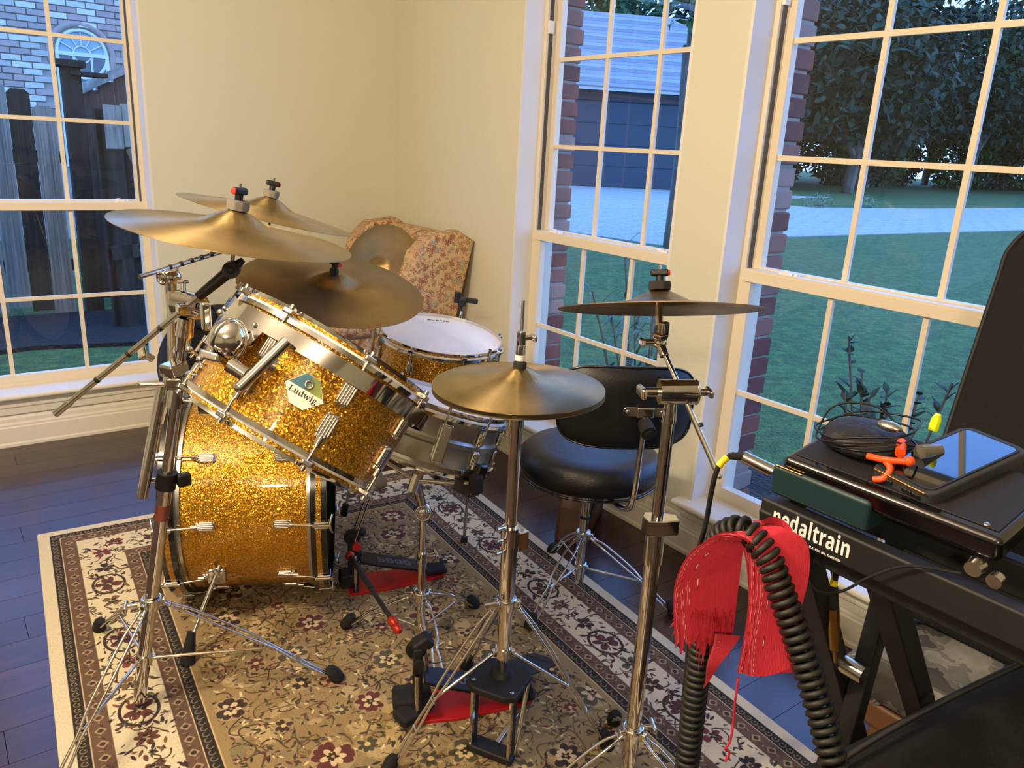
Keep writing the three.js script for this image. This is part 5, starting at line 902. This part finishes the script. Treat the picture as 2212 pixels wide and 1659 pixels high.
{
  // corded ear plugs in a coil, sitting against a black pouch
  const t = thing('ear_plugs', 'orange tipped corded earplugs coiled on a black pouch', 'earplugs', [0.945, 1.069, -0.482]); t.rotation.z = 12 * D;
  obj('pouch', [(() => { const g = sph(0.05, [0, 0.014, 0], [0.9, 0.36, 1.1], 20); return g; })()], std(0x141316, 0.55, { bumpMap: soft, bumpScale: 0.003 }), t);
  for (let k = 0; k < 5; k++) { const R = 0.045 + k * 0.003, ph = k * 3.1; obj('cord', [tube(Array.from({ length: 20 }, (_, i) => { const a = i / 20 * 6.283; return [Math.cos(a) * R * 0.92, 0.008 + k * 0.002 + (0.004 + 0.003 * k) * (1 + Math.sin(a * (1 + k % 2) + ph)), Math.sin(a + 0.15 * Math.sin(3 * a + ph)) * R * 1.12]; }), 0.0014, 70, 5, true)], M.black, t); }
  obj('orange_plug', [tube([[-0.044, 0.018, 0.03], [-0.046, 0.022, 0.05], [-0.04, 0.026, 0.075]], 0.0042, 16, 8), sph(0.0062, [-0.038, 0.027, 0.078]), tube([[-0.045, 0.021, 0.052], [-0.05, 0.016, 0.062], [-0.06, 0.006, 0.06], [-0.064, 0.002, 0.05]], 0.004, 16, 8)], M.orange, t); obj('orange_stem', [cyl([-0.005, 0.028, 0.05], [-0.03, 0.028, 0.062], 0.006)], M.orange, t);
  obj('metal_slider', [sph(0.011, [0.0, 0.042, 0.03], [0.8, 0.55, 1.5], 14)], M.steel, t); obj('neon_plug', [lathe([[0, 0], [0.0062, 0], [0.006, 0.014], [0.0035, 0.021], [0, 0.022]], 14, [0.045, 0.03, 0.062], [0.2, 1, 0.1])], M.neon, t);
  obj('clear_tube', [cyl([0.0, 0.02, 0.07], [0.03, 0.012, 0.078], 0.009)], phy(0x8a8674, 0.2, { transmission: 0.5, thickness: 0.01 }), t);
}
// cable with yellow band plugged into the pedal
{
  const t = thing('instrument_cable', 'black cable with yellow band plugged into the teal pedal', 'cable');
  obj('cord', [tube([[0.845, 1.036, -0.606], [0.835, 1.030, -0.611], [0.824, 1.018, -0.614], [0.822, 0.99, -0.617], [0.83, 0.928, -0.626], [0.83, 0.85, -0.635], [0.822, 0.729, -0.621], [0.819, 0.509, -0.605], [0.84, 0.2, -0.58], [0.9, 0.012, -0.5], [1.0, 0.006, -0.3]], 0.0036, 90, 8)], M.rubber, t);
  obj('yellow_band', [tube([[0.836, 1.0315, -0.6105], [0.83, 1.026, -0.6125], [0.8245, 1.019, -0.614]], 0.0047, 12, 10)], M.yellow, t);
  obj('plug_boot', [cyl([0.838, 1.033, -0.61], [0.853, 1.034, -0.598], 0.0042, 0.0062, 12)], M.rubber, t); obj('plug_barrel', [cyl([0.853, 1.034, -0.598], [0.872, 1.022, -0.562], 0.0082, 0.0088, 16)], M.steel, t);
}
// coiled cable looped over the hook
{
  const t = thing('coiled_cable', 'thick black coiled instrument cable hung in a loop from the pedal board', 'cable');
  const path = new THREE.CatmullRomCurve3([[0.79, 0.40, -0.575], [0.79, 0.535, -0.571], [0.80, 0.697, -0.582], [0.798, 0.815, -0.581], [0.785, 0.908, -0.573], [0.772, 0.958, -0.553], [0.768, 0.981, -0.522], [0.769, 0.967, -0.49], [0.771, 0.925, -0.46], [0.774, 0.86, -0.42], [0.773, 0.798, -0.383], [0.769, 0.734, -0.348], [0.768, 0.62, -0.3], [0.78, 0.45, -0.25]].map((p) => V(p)), false, 'centripetal');
  const Ln = path.getLength(), turns = Math.round(Ln / 0.0108), n = turns * 14, fr = path.computeFrenetFrames(400, false);
  const pts = []; let ref = V(1, 0, 0.3).normalize();
  for (let i = 0; i <= n; i++) {
    const u = i / n, p = path.getPointAt(u), T = path.getTangentAt(u); ref = ref.clone().addScaledVector(T, -ref.dot(T)).normalize(); const b = T.clone().cross(ref), a = u * turns * 6.28318, R = 0.0136;
    pts.push([p.x + (ref.x * Math.cos(a) + b.x * Math.sin(a)) * R, p.y + (ref.y * Math.cos(a) + b.y * Math.sin(a)) * R, p.z + (ref.z * Math.cos(a) + b.z * Math.sin(a)) * R]);
  }
  class Poly extends THREE.Curve { getPoint(u, o = new THREE.Vector3()) { const k = Math.min(pts.length - 2, Math.floor(u * (pts.length - 1))), f = u * (pts.length - 1) - k; return o.set(...lerp3(pts[k], pts[k + 1], f)); } getPointAt(u, o) { return this.getPoint(u, o); } getTangentAt(u, o) { return this.getTangent(u, o); } }
  obj('coil', [clean(new THREE.TubeGeometry(new Poly(), n, 0.0044, 7, false))], std(0x17160f, 0.55), t);
}
// red bandana draped over the loop
{
  const bt = canvas(512, 512, (c) => {
    c.fillStyle = '#c4283c'; c.fillRect(0, 0, 512, 512);
    for (let k = 0; k < 9000; k++) { c.fillStyle = rnd() < 0.5 ? 'rgba(150,12,28,0.35)' : 'rgba(214,50,62,0.3)'; c.fillRect(rnd() * 512, rnd() * 512, rr(1, 8), 1.4); }
    c.fillStyle = '#e8c9c4'; for (let k = 0; k < 40; k++) { c.beginPath(); c.arc(k * 13 + 6, 466, 3.2, 0, 6.3); c.fill(); }
    c.strokeStyle = '#e2b7b3'; c.lineWidth = 3; c.beginPath(); for (let k = 0; k < 27; k++) { c.moveTo(k * 20, 494); c.quadraticCurveTo(k * 20 + 10, 478, k * 20 + 20, 494); } c.stroke();
    for (let k = 0; k < 7; k++) { const x = rr(20, 490), y = rr(330, 440); c.fillStyle = '#e6cfc6'; c.beginPath(); c.arc(x, y, 6, 0, 6.3); c.fill(); c.strokeStyle = '#7a0f1c'; c.beginPath(); c.arc(x, y, 10, 0, 6.3); c.stroke(); }
  });
  const bm = std(0xffffff, 0.9, { map: bt, side: THREE.DoubleSide, bumpMap: grain, bumpScale: 0.0006 });
  const t = thing('bandana', 'red frayed bandana draped over the coiled cable', 'bandana');
  const arch = [[0.690, 0.862, -0.538], [0.682, 0.92, -0.546], [0.69, 0.962, -0.540], [0.716, 0.984, -0.522], [0.738, 0.975, -0.502], [0.737, 0.92, -0.482], [0.722, 0.862, -0.468], [0.712, 0.825, -0.460]];
  const crv = new THREE.CatmullRomCurve3(arch.map((p) => V(p)), false, 'centripetal');
  const layer = (k, lift) => sheet((u, v) => {
    const p = crv.getPoint(Math.min(1, Math.max(0, u))), side = u < 0.4 ? 1 : 0, fray = u < 0.12 ? (0.12 - u) / 0.12 : 0, w = Math.sin(u * 13 + k * 2) * 0.004 * (0.3 + v);
    return [p.x + v * 0.056 + 0.014 + w - lift * (u < 0.5 ? -0.8 : 0.2), p.y + v * 0.002 + lift * 0.6 + Math.sin(v * 5 + k) * 0.003 - fray * (0.012 + 0.028 * hash(Math.round(v * 23), k, 3)), p.z + v * 0.026 + w + lift * (u < 0.5 ? 0.3 : 0.9)];
  }, 44, 24, 0.0009);
  obj('front_fold', [layer(0, 0)], bm, t); obj('inner_fold', [layer(1, -0.007)], bm, t); obj('inner_fold', [layer(2, -0.013)], bm, t); obj('front_fold', [layer(3, 0.005)], bm, t);
  obj('rear_fold', [sheet((u, v) => { const a = Math.sin(u * Math.PI * 0.55), y = 0.981 - u * 0.11 - 0.012 * v; return [0.80 + v * 0.04 - 0.008 * Math.sin(v * 6), y + 0.01 * (1 - Math.pow(2 * v - 1, 2)) * (1 - u) , -0.532 + v * 0.026 + u * 0.018 + 0.006 * Math.sin(v * 7 + u * 2)]; }, 20, 16, 0.0012)], bm, t);
  const frays = []; for (let k = 0; k < 46; k++) { const v = k / 46, x = 0.706 + v * 0.052, z = -0.537 + v * 0.028, y = 0.852 + rr(-0.03, 0.01), l = rr(0.012, 0.04); frays.push(cyl([x, y + 0.02, z], [x + rr(-0.006, 0.004), y - l, z + rr(-0.004, 0.006)], 0.0011, 0.0002, 4)); }
  for (let k = 0; k < 22; k++) { const y = 0.93 - k * 0.0035; frays.push(cyl([0.697, y, -0.545], [0.697 - rr(0.004, 0.014), y - rr(0.006, 0.02), -0.548], 0.001, 0.0002, 4)); }
  const fr = obj('fringe', frays, std(0xb31a2b, 0.9), t); fr.userData.kind = 'stuff';
  obj('tail', [sheet((u, v) => [0.716 + v * 0.024 * (1 - u) + 0.002 * Math.sin(u * 9), 0.86 - u * 0.085, -0.505 + v * 0.02 * (1 - u) - u * 0.006], 16, 6, 0.001)], bm, t);
  obj('thread', [tube([[0.716, 0.825, -0.463], [0.714, 0.79, -0.461], [0.717, 0.765, -0.461], [0.711, 0.735, -0.458], [0.705, 0.728, -0.459], [0.713, 0.722, -0.457], [0.707, 0.71, -0.457]], 0.0016, 40, 5)], bm, t);
}
// jack hanging below the board and the loose patch leads
{
  const t = thing('hanging_jack', 'jack plug with yellow band hanging below the pedal board', 'cable');
  obj('cord', [tube([[0.93, 0.945, -0.47], [0.945, 0.905, -0.525], [0.955, 0.88, -0.52], [0.985, 0.9, -0.49], [0.975, 0.875, -0.488], [0.966, 0.869, -0.499], [0.962, 0.855, -0.497]], 0.0036, 40, 8), torus(0.022, 0.0036, [0.965, 0.885, -0.505], [0.6, 0.2, 0.7], 30, 8)], M.rubber, t);
  obj('yellow_band', [cyl([0.966, 0.876, -0.499], [0.962, 0.853, -0.497], 0.005, 0.005, 10), cyl([0.972, 0.895, -0.494], [0.967, 0.879, -0.498], 0.005, 0.005, 10)], M.yellow, t);
  obj('boot', [cyl([0.961, 0.852, -0.497], [0.963, 0.82, -0.492], 0.007, 0.0085, 12)], M.rubber, t); obj('barrel', [cyl([0.963, 0.82, -0.492], [0.968, 0.757, -0.48], 0.0088, 0.0075, 16), cyl([0.968, 0.757, -0.48], [0.9695, 0.737, -0.476], 0.0034, 0.003, 10)], M.brassy, t);
  const p = thing('patch_lead', 'thin black lead curving across the front of the pedal board', 'cable');
  obj('cord', [tube([[0.93, 0.93, -0.50], [0.905, 0.9, -0.515], [0.87, 0.89, -0.47], [0.852, 0.915, -0.43], [0.85, 0.955, -0.395], [0.852, 0.985, -0.36], [0.87, 0.995, -0.31]], 0.0019, 50, 6)], M.rubber, p);
}
// ---------- bench with marbled grey cover, and the bags round it ----------
{
  const marble = tex(512, 512, (x, y) => { const n = fbm(x / 512, y / 512, 6, 5, 110), m = fbm(x / 512, y / 512, 14, 4, 115), k = n + 0.5 * m; const d = k > 0.86 ? 0.42 : k > 0.72 ? 0.75 : 1, q = 0.7 + 0.5 * m; return [150 * d * q, 148 * d * q, 140 * d * q]; }, true);
  const t = thing('bench', 'low wooden bench with a marbled grey padded top', 'bench', [1.78, 0, -0.32]);
  const mm = std(0xffffff, 0.8, { map: marble, bumpMap: soft, bumpScale: 0.003 });
  obj('top_pad', [triUV(rbox(0.62, 0.12, 0.7, 0.045, [0, 0.39, 0], undefined, 4), 0.6)], mm, t);
  obj('rolled_end', [triUV(cyl([-0.28, 0.36, -0.35], [0.28, 0.36, -0.35], 0.06, 0.06, 18), 0.5), torus(0.05, 0.008, [-0.282, 0.36, -0.35], [1, 0, 0], 24, 6)], mm, t);
  obj('rope_trim', [torus(0.028, 0.006, [-0.286, 0.36, -0.35], [1, 0, 0], 20, 6)], M.felt, t);
  obj('rail', [rbox(0.58, 0.06, 0.66, 0.01, [0, 0.3, 0])], std(0x6a4526, 0.5), t);
  for (const [x, z] of [[-0.26, -0.3], [0.26, -0.3], [-0.26, 0.3], [0.26, 0.3]]) obj('leg', [lathe([[0.012, 0], [0.022, 0.02], [0.015, 0.08], [0.026, 0.2], [0.026, 0.28]], 14, [x, 0, z])], std(0x6a4526, 0.5), t);
  const j = thing('patch_lead', 'black lead with bare metal jack lying on the marbled bench', 'cable');
  obj('cord', [tube([[1.60, 0.456, -0.42], [1.66, 0.456, -0.47], [1.76, 0.456, -0.45], [1.80, 0.456, -0.38], [1.70, 0.458, -0.37], [1.58, 0.456, -0.33], [1.52, 0.456, -0.2]], 0.0042, 60, 7)], M.rubber, j); obj('jack', [cyl([1.60, 0.456, -0.42], [1.585, 0.456, -0.408], 0.006, 0.006, 10), cyl([1.6, 0.456, -0.42], [1.625, 0.456, -0.441], 0.0032, 0.0028, 10)], M.steel, j);
}
{
  // tall gig bag on the bench, leaning back on the window
  const t = thing('gig_bag', 'tall black gig bag standing on the bench in front of the third window', 'bag', [1.672, 0.452, -0.71]);
  const s = new THREE.Shape(); s.moveTo(0, 0); s.lineTo(0.5, 0); s.lineTo(0.46, 0.9); s.lineTo(0.06, 0.9); s.quadraticCurveTo(-0.03, 0.9, -0.05, 0.83); s.closePath();
  const m = new THREE.Matrix4().makeBasis(V(0, 0, 1), V(0.38, 0.925, 0), V(-0.925, 0.38, 0));
  const g = ext(s, 0.07, 0.018, 4); g.translate(0, 0.02, -0.07); g.applyMatrix4(m); obj('shell', [clean(g)], M.cloth, t);
  const e = tube(s.getSpacedPoints(70).slice(0, -1).map((p) => [p.x + (p.x < 0.2 ? -0.014 : 0.014), p.y + 0.02 + (p.y > 0.86 ? 0.012 : 0), 0.012]), 0.006, 160, 6, true); e.applyMatrix4(m); obj('piping', [clean(e)], M.satin, t);
}
{
  // padded bag in the near corner, its piped edge rising to the right
  const A = V(0.893, 0.64, -0.405), B = V(1.107, 0.772, -0.291), u = B.clone().sub(A).normalize(), mid = A.clone().lerp(B, 0.6), tc = V(0, 1.42, 0).sub(mid), n = tc.clone().addScaledVector(u, -tc.dot(u)).normalize(); n.lerp(V(-0.5, 0.25, 0.8).normalize(), 0.5); n.addScaledVector(u, -n.dot(u)).normalize();
  const v = n.clone().cross(u), m = new THREE.Matrix4().makeBasis(u, v, n);
  const t = thing('padded_bag', 'black padded bag with piped edge and brass clasp below the pedal board', 'bag', [0, 0, 0]);
  const g = rbox(0.5, 0.52, 0.1, 0.03, [0.02, -0.26, -0.05], undefined, 4); g.applyMatrix4(m); g.translate(mid.x, mid.y, mid.z); obj('body', [clean(g)], M.cloth, t);
  const e = tube([[-0.23, -0.49, -0.004], [-0.23, -0.03, -0.004], [-0.2, 0.0, -0.004], [0.24, 0.0, -0.004], [0.27, -0.03, -0.004], [0.27, -0.49, -0.004]], 0.0045, 80, 6); e.applyMatrix4(m); e.translate(mid.x, mid.y, mid.z); obj('piping', [clean(e)], M.satin, t);
  const c = tube([[0.13, -0.07, 0.006], [0.135, -0.1, 0.012], [0.16, -0.12, 0.01], [0.18, -0.13, 0.004]], 0.0035, 20, 6); c.applyMatrix4(m); c.translate(mid.x, mid.y, mid.z); obj('clasp', [clean(c)], M.brassy, t);
}
renderer.render(scene, camera);
